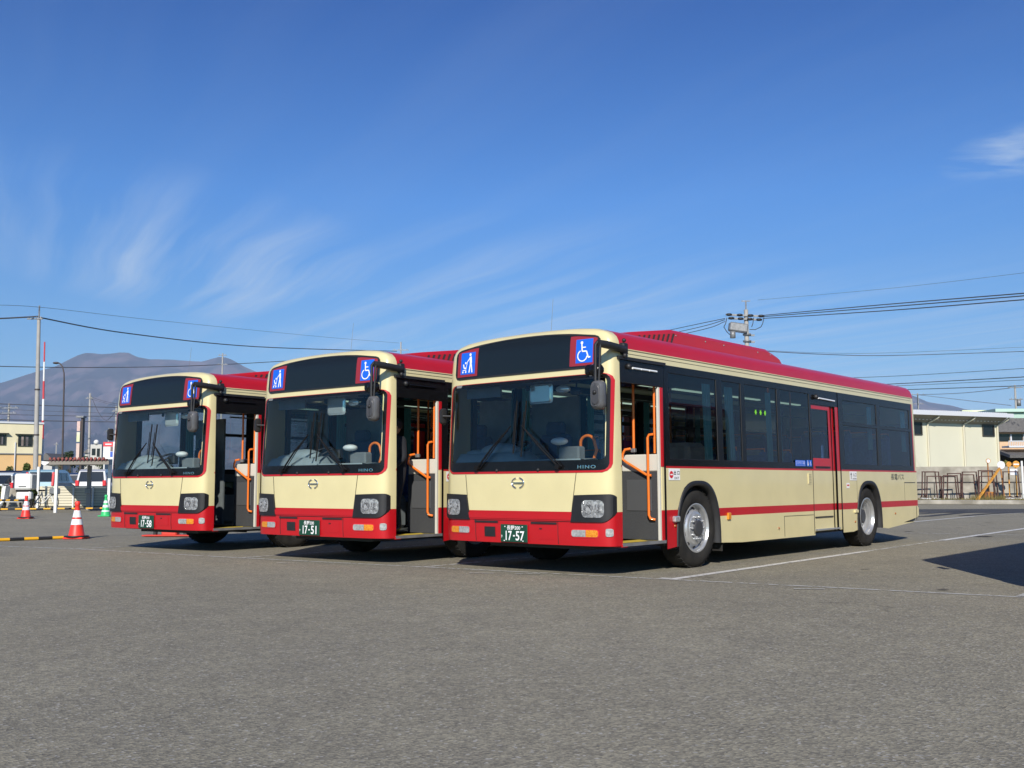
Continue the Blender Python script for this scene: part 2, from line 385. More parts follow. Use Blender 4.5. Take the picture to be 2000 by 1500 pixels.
def build_bus(label, group, plate):
    bus = empty('city_bus', label, 'bus', group=group)
    # ---------------- body shell
    mb = MB()        # 0 cream 1 red 2 black 3 underside
    zb = [.26, .335, .45, .607, .706, .95, 1.10, 1.19, 1.215, 1.5, 1.9, 2.2, 2.395, 2.45, 2.50, 2.59, 2.64, 2.69, 2.735, 2.762, 2.78, 2.79]
    def in_arch(a, b): return any(b > c - AR and a < c + AR for c in ARCH_X)
    def side(sg):
        sb = {.36, L - .12, 1.235, 1.27, 9.42, 9.47, ROOFLIP}
        if sg > 0: sb |= {.37, MID[0], MID[1], MID[1] + .03}
        else: sb |= {.62, 1.5}
        for c in ARCH_X:
            for k in range(27): sb.add(c - AR * math.cos(math.pi * k / 26))
        for k in range(12): sb.add(.9 + k * .72)
        sb = sorted(x for x in sb if .36 <= x <= L - .12)
        for i in range(len(sb) - 1):
            a, b = sb[i], sb[i + 1]
            if b - a < .0005: continue
            m_ = (a + b) / 2
            for j in range(len(zb) - 1):
                z0, z1 = zb[j], zb[j + 1]; zm = (z0 + z1) / 2
                if sg > 0 and DOOR[0] < m_ < DOOR[1] and DOOR[2] < zm < DOOR[3]: continue
                if zm < DOOR[2] and m_ < 1.27: continue
                if sg > 0 and MID[0] < m_ < MID[1] and MID[2] - .03 < zm < 2.395: continue
                if sg > 0 and 1.27 < m_ < 9.42 and 1.215 < zm < 2.395: continue
                if sg < 0 and .62 < m_ < 9.42 and 1.215 < zm < 2.395: continue
                if zm > 2.50: mi = 1 if m_ > ROOFLIP else 0
                elif sg > 0 and (DOOR[1] < m_ < 1.27) : mi = 2 if zm < 2.4 else 0
                elif sg > 0 and MID[1] < m_ < MID[1] + .03 and zm < 1.215: mi = 2
                elif .607 < zm < .706: mi = 1
                elif 1.19 < zm < 1.215: mi = 1
                elif zm < DOOR[2] and m_ < DOOR[1] and sg > 0: mi = 2
                elif zm < .607 and m_ < 1.7: mi = 1
                elif 9.42 < m_ < 9.47 and 1.215 < zm < 2.395: mi = 1
                else: mi = 0
                za, zb_ = max(z0, arch_z(a), .26 + max(0, a - 8.55) * .16), max(z0, arch_z(b), .26 + max(0, b - 8.55) * .16)
                if za >= z1 and zb_ >= z1: continue
                za, zb_ = min(za, z1), min(zb_, z1)
                q = [SD(a, za, 0, sg), SD(b, zb_, 0, sg), SD(b, z1, 0, sg), SD(a, z1, 0, sg)]
                if sg < 0: q.reverse()
                mb.face(q, mi, zm > 2.4)
    side(1); side(-1)
    # roof centre strip is covered by the two sides (W -> 0 at the top row)
    # front skin, with the two openings left out
    def fz(t): return min(2.86, interp(-abs(t), [-x for x in PW], PZ)) if abs(t) < 1.2285 else 2.395
    nc = 44; cols = sorted(set([math.sin(math.pi / 2 * (-1 + 2 * i / nc)) for i in range(nc + 1)]))
    rowz = [.34, .45, .607, .62, .706, .9, 1.115, 1.135, WS[2], 1.21, 1.5, 1.9, WS[3] - .03, WS[3], 2.25, DB[2], 2.34, 2.40, 2.50, 2.55, 2.59, 2.615, 2.64, 2.665, 2.69, 2.71, 2.735, 2.75, 2.762, 2.775, 2.78, 2.785, 2.7895]
    rows = [[FP(c * W(z), z) for c in cols] for z in rowz]
    lo1, hi1 = rrect(*WS[:5], WS[5]); lo2, hi2 = rrect(*DB[:5], DB[5])
    def mf(i, j):
        z = (rowz[i] + rowz[i + 1]) / 2; t = (cols[j] + cols[j + 1]) / 2 * W(z)
        if WS[0] + .05 < t < WS[1] - .05 and lo1(t) + .03 < z < hi1(t) - .03: return None
        if DB[0] + .06 < t < DB[1] - .06 and lo2(t) + .03 < z < hi2(t) - .03: return None
        if z < .706: return 1
        return 0
    mb.grid(rows, 0, True, mf)
    # rear cap
    rowz2 = [.45, .607, .706, 1.0, 1.215, 1.8, 2.395, 2.50, 2.59, 2.64, 2.69, 2.735, 2.762, 2.78, 2.7895]
    def RS(u, z): return L - .12 * (1 - (1 - abs(u) ** 3) ** (1 / 3)) - max(0, z - 2.3) ** 2 * .35
    cc = [math.sin(math.pi / 2 * (-1 + 2 * i / 20)) for i in range(21)]
    mb.grid([[P(RS(c, z), c * W(z), z) for c in reversed(cc)] for z in rowz2], 0, True)
    mb.box((L - .02, 0, .50), (.17, 2.42, .24), 0, bev=.05)
    # underside + front lower lip
    mb.box((4.9, 0, .30), (8.9, 1.5, .05), 3)
    mb.box((.9, 0, .335), (1.2, 1.9, .03), 3); mb.box((4.6, 0, .29), (4.0, 2.38, .02), 3); mb.box((8.6, 0, .33), (1.3, 2.38, .02), 3)
    mb.build('body', [cream, red, blk, interd], bus, merge=True)
    # seams in the front skin and bumper
    sm = MB()
    for (t0, z0, t1, z1) in ((-.832, 1.125, -.785, .70), (.824, 1.135, .757, .70), (-.664, .60, -.664, .352), (.57, .60, .57, .352), (-.70, .598, .76, .598)):
        a = [FP(t0 + (t1 - t0) * k / 8, z0 + (z1 - z0) * k / 8, .003) for k in range(9)]; sm.tube(a, .0035, 5)
    for c in ((-.49, .575, .34), (.375, .575, .34)): fpatch(sm, c[0] - .185, c[0] + .185, lambda t: .566, lambda t: .588, .012, 8, 2)
    fpatch(sm, -.52, -.35, lambda t: .405, lambda t: .52, .006, 4, 2)
    sm.build('bumper_insert', blkm, bus)
    fl = MB(); fpatch(fl, .30, .50, lambda t: .40, lambda t: .53, .004, 4, 2); fl.box(FP(.33, .515, .01), (.01, .03, .012), 1)
    fl.build('bumper_flap', [red, blkm], bus)
    # stepped ledge above the bumper
    lg = MB(); fpatch(lg, -.78, .76, lambda t: .618, lambda t: .682, .018, 14, 2); fpatch(lg, -.78, .76, lambda t: .602, lambda t: .618, .010, 14, 1)
    lg.build('bumper_ledge', red, bus)
    # ---------------- windscreen group
    wf = MB()
    o0 = [(t, z if z < 2.19 else 2.19 + (z - 2.19) * .62) for t, z in grow(*WS, .022)]; o1 = grow(*WS, -.001); o2 = grow(*WS[:4], WS[4], WS[5], -.045)
    ring(wf, o0, o1, .006, 0)
    fr_lo, fr_hi = rrect(WS[0], WS[1], WS[2], WS[3], WS[4])
    wf.build('windscreen_trim', red, bus)
    mk = MB(); lo_m, hi_m = rrect(WS[0] - .001, WS[1] + .001, WS[2] - .001, WS[3] + .001, WS[4])
    g0 = (WS[0] + .045, WS[1] - .035, 1.272, WS[3] - .035, .05)
    lo_g, hi_g = rrect(*g0)
    ring(mk, outline(WS[0], WS[1], lo_m, hi_m), outline(g0[0], g0[1], lo_g, hi_g), .005)
    mk.build('windscreen_surround', blk, bus)
    wg = MB(); fpatch(wg, g0[0] - .01, g0[1] + .01, lambda t: lo_g(t) - .008, lambda t: hi_g(t) + .008, 0, 26, 8)
    wg.build('windscreen', gclear, bus)
    hn = MB(); add_text(hn, 'HINO', lambda x, y: FP(.957 + x, 1.196 + y, .009), .225, .036, 0, bold=.02, spacing=1.25)
    hn.build('lettering', chrome, bus)
    em = MB()
    cen = FP(0, 1.026, .01)
    for sg in (-1, 1):
        a0 = 25; pts = [cen + P(-.0, .062 * 1.12 * math.cos(R(a)) * sg, .062 * math.sin(R(a))) for a in range(a0 + 5, 181 - a0 - 5 + 0, 10)]
        pts = [cen + P(0, sg * .088 * math.cos(R(a)), .058 * math.sin(R(a))) for a in range(-72, 73, 8)]
        em.tube(pts, .0085, 6)
    em.box(cen, (.016, .15, .014), 0)
    em.build('emblem', chrome, bus)
    # ---------------- destination display
    dd = MB(); lo_d, hi_d = rrect(*DB[:5], DB[5]); fpatch(dd, DB[0], DB[1], lo_d, hi_d, .010, 36, 8)
    dsp = dd.build('destination_display', gdisp, bus)
    dr = MB(); ring(dr, grow(*DB, .012), grow(*DB, -.006), .012); dr.build('display_seal', blkm, dsp)
    sg_ = MB()
    def quadp(t0, t1, z0, z1, off, mi, n=6): fpatch(sg_, t0, t1, (lambda t: z0), (lambda t: z1 if z1 < hi_d(t) - .012 else hi_d(t) - .012), off, 12, 8, mi)
    quadp(-1.045, -.70, 2.315, 2.655, .014, 0); quadp(-.985, -.74, 2.345, 2.610, .018, 1)
    def G2(cx, cz, sc, off): return lambda x, y: FP(cx + x * sc, cz + y * sc, off)
    # stroller pictogram: adult, pushchair, child
    fn = G2(-.8625, 2.480, .98, .022)
    def disc(x, y, r, mi, f, n=14): sg_.face([f(x + r * math.cos(2 * math.pi * k / n), y + r * math.sin(2 * math.pi * k / n)) for k in range(n)], mi)
    def stroke(pts, wd, mi, f):
        for (x0, y0), (x1, y1) in zip(pts, pts[1:]):
            d = math.hypot(x1 - x0, y1 - y0); nx, ny = -(y1 - y0) / d * wd / 2, (x1 - x0) / d * wd / 2
            sg_.face([f(x0 + nx, y0 + ny), f(x1 + nx, y1 + ny), f(x1 - nx, y1 - ny), f(x0 - nx, y0 - ny)], mi)
    disc(.04, .105, .018, 2, fn); stroke([(.045, .08), (.055, .0)], .036, 2, fn); stroke([(.05, .0), (.03, -.12)], .019, 2, fn); stroke([(.058, .0), (.082, -.12)], .019, 2, fn)
    stroke([(.04, .07), (-.005, .02)], .013, 2, fn); stroke([(-.005, .02), (-.03, -.075)], .009, 2, fn)
    disc(-.035, .005, .014, 2, fn); stroke([(-.075, -.01), (-.06, -.06), (-.02, -.06)], .018, 2, fn); stroke([(-.085, -.085), (-.02, -.085)], .009, 2, fn)
    disc(-.08, -.108, .013, 2, fn); disc(-.028, -.108, .013, 2, fn)
    sg_.build('accessibility_sign', [darkred, blue, wht], dsp); sg_ = MB()
    # wheelchair pictogram
    quadp(.70, 1.055, 2.315, 2.655, .014, 0); quadp(.785, 1.005, 2.345, 2.610, .018, 1)
    fn = G2(.893, 2.475, .98, .022)
    disc(-.03, .10, .017, 2, fn); stroke([(-.03, .085), (-.022, .0), (.035, .0), (.062, -.075), (.088, -.068)], .016, 2, fn); stroke([(-.027, .045), (.025, .045)], .013, 2, fn)
    arc = [(-.018 + .062 * math.cos(R(a)), -.05 + .062 * math.sin(R(a))) for a in range(115, 361, 12)]; stroke(arc, .014, 2, fn)
    sg_.build('accessibility_sign', [darkred, blue, wht], dsp)
    # ---------------- wipers
    def wiper(base, tip, b0, b1):
        a = FP(*base, .03); b = FP(*tip, .06)
        q = MB(); q.tube([a, a.lerp(b, .5) + Vector((-.025, 0, 0)), b], [.013, .011, .008], 7)
        q.tube([a + P(0, .05, 0), a.lerp(b, .5) + P(-.02, .035, 0), b], .006, 6)
        q.tube([FP(base[0], base[1], 0), FP(base[0], base[1], .06)], .03, 10)
        o = q.build('wiper', wipm, bus)
        k = MB(); pts = [FP(b0[0] + (b1[0] - b0[0]) * i / 10, b0[1] + (b1[1] - b0[1]) * i / 10, .025) for i in range(11)]
        k.tube(pts, .010, 5); k.tube([p + (FP(0, 1.5, .05) - FP(0, 1.5, .025)) for p in pts[2:9]], .006, 5)
        k.build('wiper_blade', wipm, o)
    wiper((-.615, 1.20), (-.09, 1.675), (-.035, 1.97), (-.065, 1.36)); wiper((.60, 1.20), (.075, 1.675), (.105, 1.965), (.055, 1.32))
    for t in (-.32, .30): nz = MB(); nz.ball(FP(t, 1.17, .01), .02, 0, 8); nz.build('washer_nozzle', blkm, bus)
    # ---------------- headlights
    for sg in (-1, 1):
        h = MB(); a, b = (.755, 1.222)
        def lo(t, sg=sg):
            u = (abs(t) - a) / (b - a); d = max(0, min(.10, abs(t) - (b - .10))); return .598 + .10 - math.sqrt(max(0, .01 - d * d))
        def hi(t, sg=sg):
            u = (abs(t) - a) / (b - a); d = max(0, min(.03, abs(t) - (b - .03))); return .888 + .012 * u - .03 + math.sqrt(max(0, .0009 - d * d))
        cols = [a + (b - a) * (1 - (1 - i / 18) ** 1.6) for i in range(19)]
        def tt(t, z): return (t + (.05 * (z - .60) / .29 if t < a + .2 else 0) * max(0, 1 - (t - a) / .2))
        rows = []
        for j in range(9):
            rows.append([FP(sg * tt(t, lo(t) + (hi(t) - lo(t)) * j / 8), lo(t) + (hi(t) - lo(t)) * j / 8, .022) for t in cols])
        h.grid(rows if sg < 0 else [r[::-1] for r in rows], 0)
        rim = [rows[0][i] for i in range(19)] + [rows[k][18] for k in range(1, 9)] + [rows[8][i] for i in range(17, -1, -1)] + [rows[k][0] for k in range(7, 0, -1)]
        rp = [FP(-p.y, p.z, .0) for p in rim]
        h.grid([rim + [rim[0]], rp + [rp[0]]], 0)
        ho = h.build('headlight', gryp, bus)
        l0, l1 = (.905, 1.155)
        ln = MB(); lo_l, hi_l = rrect(l0, l1, .648, .835, .05)
        fpatch(ln, l0, l1, lo_l, hi_l, 0, 12, 5, 0, fn=lambda t, z, sg=sg: FP(sg * t, z, .029))
        for (dt, dz, r) in ((-.05, .0, .060), (.058, .006, .046)):
            c = FP(sg * (1.03 + dt), .742 + dz, .036)
            for k, (rr, mm) in enumerate(((r, 1), (r * .45, 0))):
                ln.face([c + P(-.003 * k, rr * math.cos(2 * math.pi * i / 18) * .95, rr * math.sin(2 * math.pi * i / 18)) for i in range(18)], mm)
        ln.build('headlight_lens', [lensm, lensm2], ho)
        # flanking turn signal and fog lamp
        tb = MB(); z0, z1 = .44, .512; ta, tb1 = (.76, 1.085)
        lo_t, hi_t = rrect(ta, tb1, z0, z1, .02); mid_ = .94
        fpatch(tb, ta - .012, tb1 + .012, lambda t: lo_t(max(ta, min(tb1, t))) - .012, lambda t: hi_t(max(ta, min(tb1, t))) + .012, 0, 14, 3, 2, fn=lambda t, z, sg=sg: FP(sg * t, z, .006))
        fpatch(tb, ta, mid_, lo_t, hi_t, 0, 8, 3, 0, fn=lambda t, z, sg=sg: FP(sg * t, z, .012))
        fpatch(tb, mid_ + .004, tb1, lo_t, hi_t, 0, 8, 3, 1, fn=lambda t, z, sg=sg: FP(sg * t, z, .012))
        tb.build('turn_signal', [clearl, amber, redp], bus)
    mk = MB(); lo_k, hi_k = rrect(1.165, 1.225, .445, .53, .015); fpatch(mk, 1.165, 1.225, lo_k, hi_k, .01, 6, 3); mk.build('marker_lamp', clearl, bus)
    mk = MB(); mk.box(SD(1.44, .60, .02), (.12, .05, .07), 0, bev=.012); mk.build('marker_lamp', clearl, bus)
    mk = MB(); mk.box(SD(2.71, .60, .012), (.085, .03, .09), 0, bev=.01); mk.build('side_turn_signal', amber, bus)
    for s, z in ((4.10, .40), (6.73, .41), (8.44, .497), (1.44, .52)): mk = MB(); mk.lathe([(0.0, -.018), (.014, -.012), (.018, .002)], (s, -W(z), z), 'y', 12); mk.build('reflector', reflm, bus)
    # ---------------- number plate
    pb = MB(); pb.box(P(.075, -.056, .452), (.012, .40, .20), 0, bev=.004)
    pl = pb.build('licence_plate', greenp, bus)
    pt = MB()
    fnp = lambda cx, cz: (lambda x, y: P(.0665, -.056 + cx + x, .452 + cz + y))
    add_text(pt, '長野200', fnp(.0, .062), .20, .050, bold=.012)
    add_text(pt, plate[:2], fnp(-.072, -.028), .092, .108, bold=.018)
    add_text(pt, '-', fnp(.006, -.028), .026, .016, bold=.02)
    add_text(pt, plate[2:], fnp(.096, -.028), .128 if not plate.endswith('1') else .108, .108, bold=.018)
    add_text(pt, 'か', fnp(-.176, -.035), .026, .032, bold=.0)
    for x, z in ((-.13, .075), (.13, .075), (-.14, -.085), (.14, -.085)): pt.box(P(.0665, -.056 + x, .452 + z), (.004, .012, .012))
    po = pt.build('plate_lettering', wht, pl)
    # ---------------- roof pod
    pod = MB(); pw = .75
    prof = [(1.0, 2.785), (1.4, 2.85), (2.28, 2.975), (4.93, 2.98), (5.30, 2.90), (5.42, 2.79)]
    def podw(z): return pw
    rows = []
    for s, zt in prof:
        r = []
        zz = [2.70, 2.75, max(2.76, zt - .045), zt, zt + .012]
        ww = [pw, pw, pw, pw - .045, 0]
        for i in range(5): r.append(P(s, ww[i], zz[i]))
        for i in (3, 2, 1, 0): r.append(P(s, -ww[i], zz[i]))
        rows.append(r)
    pod.grid(rows, 0, False); pod.face(rows[-1], 0); pod.face(rows[0][::-1], 0)
    ro = pod.build('roof_unit', red, bus)
    for sg in (1, -1):
        for k in range(10):
            sl = MB()
            s = 1.26 + k * .105; zt = interp(s + .04, [x[0] for x in prof], [x[1] for x in prof]) - .05; zb0 = 2.785
            hgt = zt - zb0
            if hgt < .02: continue
            pts = [(s, zb0), (s + .045, zb0), (s + .045 + .5 * hgt, zt), (s + .5 * hgt, zt)]
            sl.face([P(a, sg * (podw(z) + .004 + (0.0 if z < 2.88 else .0)), z) for a, z in pts], 0); sl.build('vent_slot', interd, ro)
    for s in (2.35, 3.1, 3.6, 4.6, 5.0): bl = MB(); bl.ball(P(s, .75, 2.90), .012, 0, 8); bl.build('bolt', steel, ro)
    gt = MB(); gt.tube([SD(ROOFLIP, 2.455, .001), SD(L - .2, 2.455, .001)], .003, 4); gt.tube([SD(.40, 2.503, .004), SD(L - .2, 2.503, .004)], .008, 6, mi=1)
    gt.box(SD(.80, 2.395, .012), (.95, .04, .035), 2)
    gt.build('roof_gutter', [blkm, cream, blkm], bus)
    an = MB(); an.tube([P(.75, -.03, 2.78), P(.80, -.03, 3.26)], .0022, 5); an.lathe([(.02, 2.78), (.015, 2.80), (.0, 2.81)], P(.75, -.03, 0), 'z', 8); an.build('antenna', steel, bus)
    # ---------------- window band, panes
    def band(sg, panes, s0, s1, skips=()):
        z0, z1 = 1.215, 2.395; wb = MB(); wl_ = MB()
        ss = sorted({s0, s1} | {p[0] for p in panes} | {p[1] for p in panes} | {x for q in skips for x in q})
        zs = sorted({z0, z1} | {p[2] for p in panes} | {p[3] for p in panes})
        for i in range(len(ss) - 1):
            for j in range(len(zs) - 1):
                a, b, c, d = ss[i], ss[i + 1], zs[j], zs[j + 1]; sm_, zm = (a + b) / 2, (c + d) / 2
                if any(q[0] < sm_ < q[1] for q in skips): continue
                if any(p[0] < sm_ < p[1] and p[2] < zm < p[3] for p in panes): continue
                q = [SD(a, c, .002, sg), SD(b, c, .002, sg), SD(b, d, .002, sg), SD(a, d, .002, sg)]
                if sg < 0: q.reverse()
                wb.face(q, 0)
                q = [SD(a, c, -.035, sg), SD(b, c, -.035, sg), SD(b, d, -.035, sg), SD(a, d, -.035, sg)]
                wl_.face(q, 0)
        wb.build('window_surround', blk, bus, merge=True); wl_.build('window_lining', blkm, bus, merge=True)
        for p in panes:
            g_ = MB(); q = [SD(p[0], p[2], -.008, sg), SD(p[1], p[2], -.008, sg), SD(p[1], p[3], -.008, sg), SD(p[0], p[3], -.008, sg)]
            if sg < 0: q.reverse()
            g_.face(q, 0)
            fo = g_.build('side_window', gdark if p[4] else gmid, bus)
            k = MB(); e = .012
            for a, b in (((p[0], p[2]), (p[1], p[2])), ((p[1], p[2]), (p[1], p[3])), ((p[1], p[3]), (p[0], p[3])), ((p[0], p[3]), (p[0], p[2]))):
                k.tube([SD(a[0], a[1], -.004, sg), SD(b[0], b[1], -.004, sg)], .007, 4)
            k.build('window_gasket', blkm, fo)
    pz0, pz1 = 1.295, 2.31
    dpan = [(1.36, 2.50, pz0, pz1, 1), (2.63, 3.14, pz0, pz1, 1), (3.24, 4.18, pz0, pz1, 1), (4.27, 5.22, pz0, pz1, 1),
            (6.42, 7.79, 1.945, 2.29, 0), (6.42, 7.79, pz0, 1.90, 1), (7.93, 9.31, 1.945, 2.28, 0), (7.93, 9.31, pz0, 1.90, 1)]
    band(1, dpan, 1.27, 9.42, [(MID[0], MID[1] + .0)])
    rpan = [(.70, 1.48, 1.26, pz1, 0), (1.60, 2.9, pz0, 1.90, 0), (1.60, 2.9, 1.945, pz1, 0), (3.05, 4.4, pz0, 1.90, 0), (3.05, 4.4, 1.945, pz1, 0), (4.55, 5.9, pz0, 1.90, 0), (4.55, 5.9, 1.945, pz1, 0),
            (6.05, 7.5, pz0, 1.90, 0), (6.05, 7.5, 1.945, pz1, 0), (7.65, 9.3, pz0, 1.90, 0), (7.65, 9.3, 1.945, pz1, 0)]
    band(-1, rpan, .62, 9.42)
    # ---------------- front door area
    hd = MB(); hd.box(SD(.803, 2.26, -.02), (.866, .05, .27), 0, bev=.004); hd.box(P(.80, .85, 2.28), (.88, .62, .22), 0); hdo = hd.build('door_header', blk, bus)  # second box added inside the header to keep sun off the door rails
    lm = MB()
    for k in range(3): lm.tube([SD(.60 + k * .17, 2.297, .02), SD(.755 + k * .17, 2.297, .02)], .012, 7, 0)
    lm.ball(SD(.53, 2.31, .015), .035, 1, 10)
    lm.build('door_lamp', [lampw, blkm], hdo)
    st = MB(); st.box(P(.80, 1.06, .345), (.88, .35, .03), 0); st.box(P(.80, 1.233, .348), (.88, .035, .034), 1); st.box(P(1.185, 1.06, .363), (.03, .33, .01), 2)
    st.box(P(.40, 1.15, .34), (.10, .2, .03), 3); st.face([P(.42, .93, .3655), P(1.17, .93, .3655), P(.95, 1.19, .3655), P(.42, 1.19, .3655)], 2)
    st.build('door_step', [floorm, steel, floory, red], bus)
    pn = MB(); pn.box(P(1.175, .955, .755), (.03, .53, .78), 0, bev=.004); pn.box(P(1.156, .94, .875), (.01, .34, .36), 1, bev=.004); pn.box(P(1.175, .955, 1.25), (.028, .52, .20), 2, bev=.012)
    pn.build('door_partition', [panelg, mat('partition_inset_grey', (.075, .078, .082), .5), panelw], bus)
    ps = MB(); ps.box(P(1.165, 1.213, 1.24), (.04, .03, 1.77), 0, bev=.004)
    ps.box(P(1.213, 1.222, 1.66), (.044, .03, .92), 1); ps.box(P(1.213, 1.222, .956), (.044, .03, .50), 2); ps.box(P(1.213, 1.222, .52), (.044, .03, .37), 1)
    ps.build('door_post', [panelw, red, cream], bus)
    pf = MB(); pf.box(P(.375, 1.19, 1.35), (.03, .06, 2.0), 0); pf.box(P(.45, .98, 1.25), (.04, .04, 1.8), 0); pf.build('door_jamb', interd, bus)
    hr = MB()
    hr.tube([P(1.13, 1.17, 1.578), P(1.12, 1.115, 1.575), P(1.11, 1.10, 1.54), P(1.11, 1.10, .65), P(1.12, 1.115, .61), P(1.14, 1.17, .598)], .016, 8)
    hr.build('door_handrail', orange, bus)
    hr = MB(); hr.tube([P(1.13, .85, 1.42), P(1.10, .79, 1.41), P(1.10, .757, 1.36), P(1.10, .75, 1.30), P(1.10, .80, 1.265), P(1.12, 1.08, 1.107), P(1.13, 1.13, 1.105)], .016, 8)
    hr.tube([P(1.17, .867, 1.42), P(1.17, .871, 2.4)], .016, 8); hr.tube([P(1.17, 1.155, 1.36), P(1.17, 1.161, 2.4)], .014, 8)
    hr.box(P(1.165, .867, 1.40), (.05, .06, .05), 1, bev=.008)
    hr.build('door_handrail', [orange, steel], bus)
    # ---------------- middle door
    md = MB(); y = -.05
    def mq(a, b, c, d, off, mi):
        md.face([SD(a, c, off), SD(b, c, off), SD(b, d, off), SD(a, d, off)], mi)
    a, b = 5.285, 5.985
    gz0, gz1, gs0, gs1 = 1.375, 2.10, 5.31, 5.90
    for (p, q, r_, s_, mi) in ((a, b, .31, .607, 0), (a, b, .607, .706, 1), (a, b, .706, 1.19, 0), (a, b, 1.19, gz0, 1), (a, gs0, gz0, gz1, 1), (gs1, b, gz0, gz1, 1), (a, b, gz1, 2.165, 1)): mq(p, q, r_, s_, -.02, mi)
    for (r_, s_, mi) in ((.31, .607, 0), (.607, .706, 1), (.706, 1.19, 0), (1.19, 2.165, 1)): mq(6.005, 6.115, r_, s_, -.03, mi); mq(6.13, 6.245, r_, s_, -.005, mi)
    mq(5.27, 6.245, 2.165, 2.395, -.004, 2)
    md.tube([SD(a, .3, -.015), SD(a, 2.17, -.015)], .010, 5, 2); md.tube([SD(5.995, .3, -.015), SD(5.995, 2.17, -.015)], .010, 5, 2)
    md.face([SD(5.27, .29, -.05), SD(6.25, .29, -.05), SD(6.25, 2.2, -.05), SD(5.27, 2.2, -.05)], 2) if False else None
    md.tube([SD(6.122, .3, -.01), SD(6.122, 2.15, -.01)], .006, 5, 2)
    mdo = md.build('middle_door', [cream, red, blk], bus)
    g_ = MB(); g_.face([SD(gs0, gz0, -.028), SD(gs1, gz0, -.028), SD(gs1, gz1, -.028), SD(gs0, gz1, -.028)]); g_.build('door_window', gmid, mdo)
    g_ = MB(); g_.tube([SD(5.50, 2.262, .02), SD(6.08, 2.25, .02)], .013, 7); g_.ball(SD(5.42, 2.275, .02), .04, 1, 10); g_.build('door_lamp', [lampw, blkm], mdo)
    g_ = MB(); g_.box(SD(5.63, .515, -.012), (.62, .012, .016), 0); g_.box(SD(5.72, .335, -.0), (.80, .05, .022), 1); g_.box(SD(5.64, 1.245, -.012), (.50, .012, .022), 0); g_.build('door_trim', [blkm, alu], mdo)
    # ---------------- side details
    sdm = MB()
    def line(a, b, r=.004): sdm.tube([SD(*a, .001), SD(*b, .001)], r, 4)
    line((4.28, .558), (5.22, .555)); line((4.28, .558), (4.28, .28)); line((5.245, 1.19), (5.245, .28), .006); line((8.92, 1.013), (9.45, 1.013), .007); line((8.92, 1.013), (8.92, .71), .002)
    line((6.85, 1.19), (6.85, .75), .002); line((9.46, .60), (9.46, .36), .006)
    sdm.build('panel_seam', blkm, bus)
    vt = MB()
    vt.box(SD(5.125, 1.075, .004), (.10, .012, .15), 0)
    for k in range(6): vt.box(SD(5.13, 1.02 + k * .022, .011), (.07, .004, .006), 1)
    vt.box(SD(6.77, .57, .008), (.14, .03, .05), 0, bev=.008)
    vt.build('intake_grille', [cream, mat('grille_shadow', (.25, .22, .12), .6)], bus)
    def decal(name, items, parent=bus): pass
    d = MB(); fs = lambda cs, cz, off=.008: (lambda x, y: SD(cs + x, cz + y, off))
    def rect(mb, s0, s1, z0, z1, off, mi): mb.face([SD(s0, z0, off), SD(s1, z0, off), SD(s1, z1, off), SD(s0, z1, off)], mi)
    rect(d, 1.315, 1.566, 1.05, 1.185, .005, 0)
    c = fs(1.372, 1.115); d.face([c(.042 * math.cos(2 * math.pi * k / 20), .042 * math.sin(2 * math.pi * k / 20)) for k in range(20)], 1)
    rect(d, 1.345, 1.399, 1.108, 1.122, .010, 0)
    add_text(d, '出 口', fs(1.488, 1.137), .125, .05, 2, bold=.02); add_text(d, 'EXIT', fs(1.49, 1.075), .10, .026, 2)
    d.build('exit_sign', [wht, redp, blackp], bus)
    d = MB(); rect(d, 6.563, 6.845, 1.05, 1.19, .005, 0); add_text(d, '入口', fs(6.755, 1.135), .14, .055, 1); add_text(d, 'ENTRANCE', fs(6.755, 1.075), .15, .022, 1)
    c = fs(6.62, 1.12); d.face([c(-.008, -.05), c(.008, -.05), c(.008, .02), c(-.008, .02)], 1); d.face([c(-.028, .015), c(.028, .015), c(0, .055)], 1)
    rect(d, 6.43, 6.55, .93, 1.01, .005, 0); rect(d, 6.45, 6.53, .965, .985, .008, 2)
    d.build('entrance_sign', [wht, blackp, redp], bus)
    d = MB(); add_text(d, '長電バス', fs(8.596, 1.11), .59, .10, 0, bold=-.005); d.build('side_lettering', blackp, bus)
    d = MB(); rect(d, 4.67, 5.0, 1.25, 1.335, .006, 0); rect(d, 4.685, 4.985, 1.262, 1.323, .008, 1); rect(d, 4.69, 4.98, 1.266, 1.319, .010, 0)
    add_text(d, 'バリアフリー対応', fs(4.835, 1.293, .012), .27, .034, 1, bold=.01)
    rect(d, 5.03, 5.105, 1.25, 1.34, .006, 0); rect(d, 5.12, 5.21, 1.25, 1.34, .006, 0)
    c = fs(5.07, 1.295, .01); d.face([c(-.008, .02), c(.012, .02), c(.024, -.035), c(-.012, -.035)], 1); d.face([c(.01 * math.cos(k), .03 + .01 * math.sin(k)) for k in range(6)], 1)
    c = fs(5.16, 1.288, .01)
    for k in range(10):
        a0, a1 = R(100 + k * 26), R(126 + k * 26); d.face([c(.024 * math.cos(a0), .024 * math.sin(a0)), c(.024 * math.cos(a1), .024 * math.sin(a1)), c(.017 * math.cos(a1), .017 * math.sin(a1)), c(.017 * math.cos(a0), .017 * math.sin(a0))], 1)
    d.face([c(-.005, .0), c(.004, .0), c(.004, .04), c(-.005, .04)], 1)
    d.build('window_label', [blue, wht], bus)
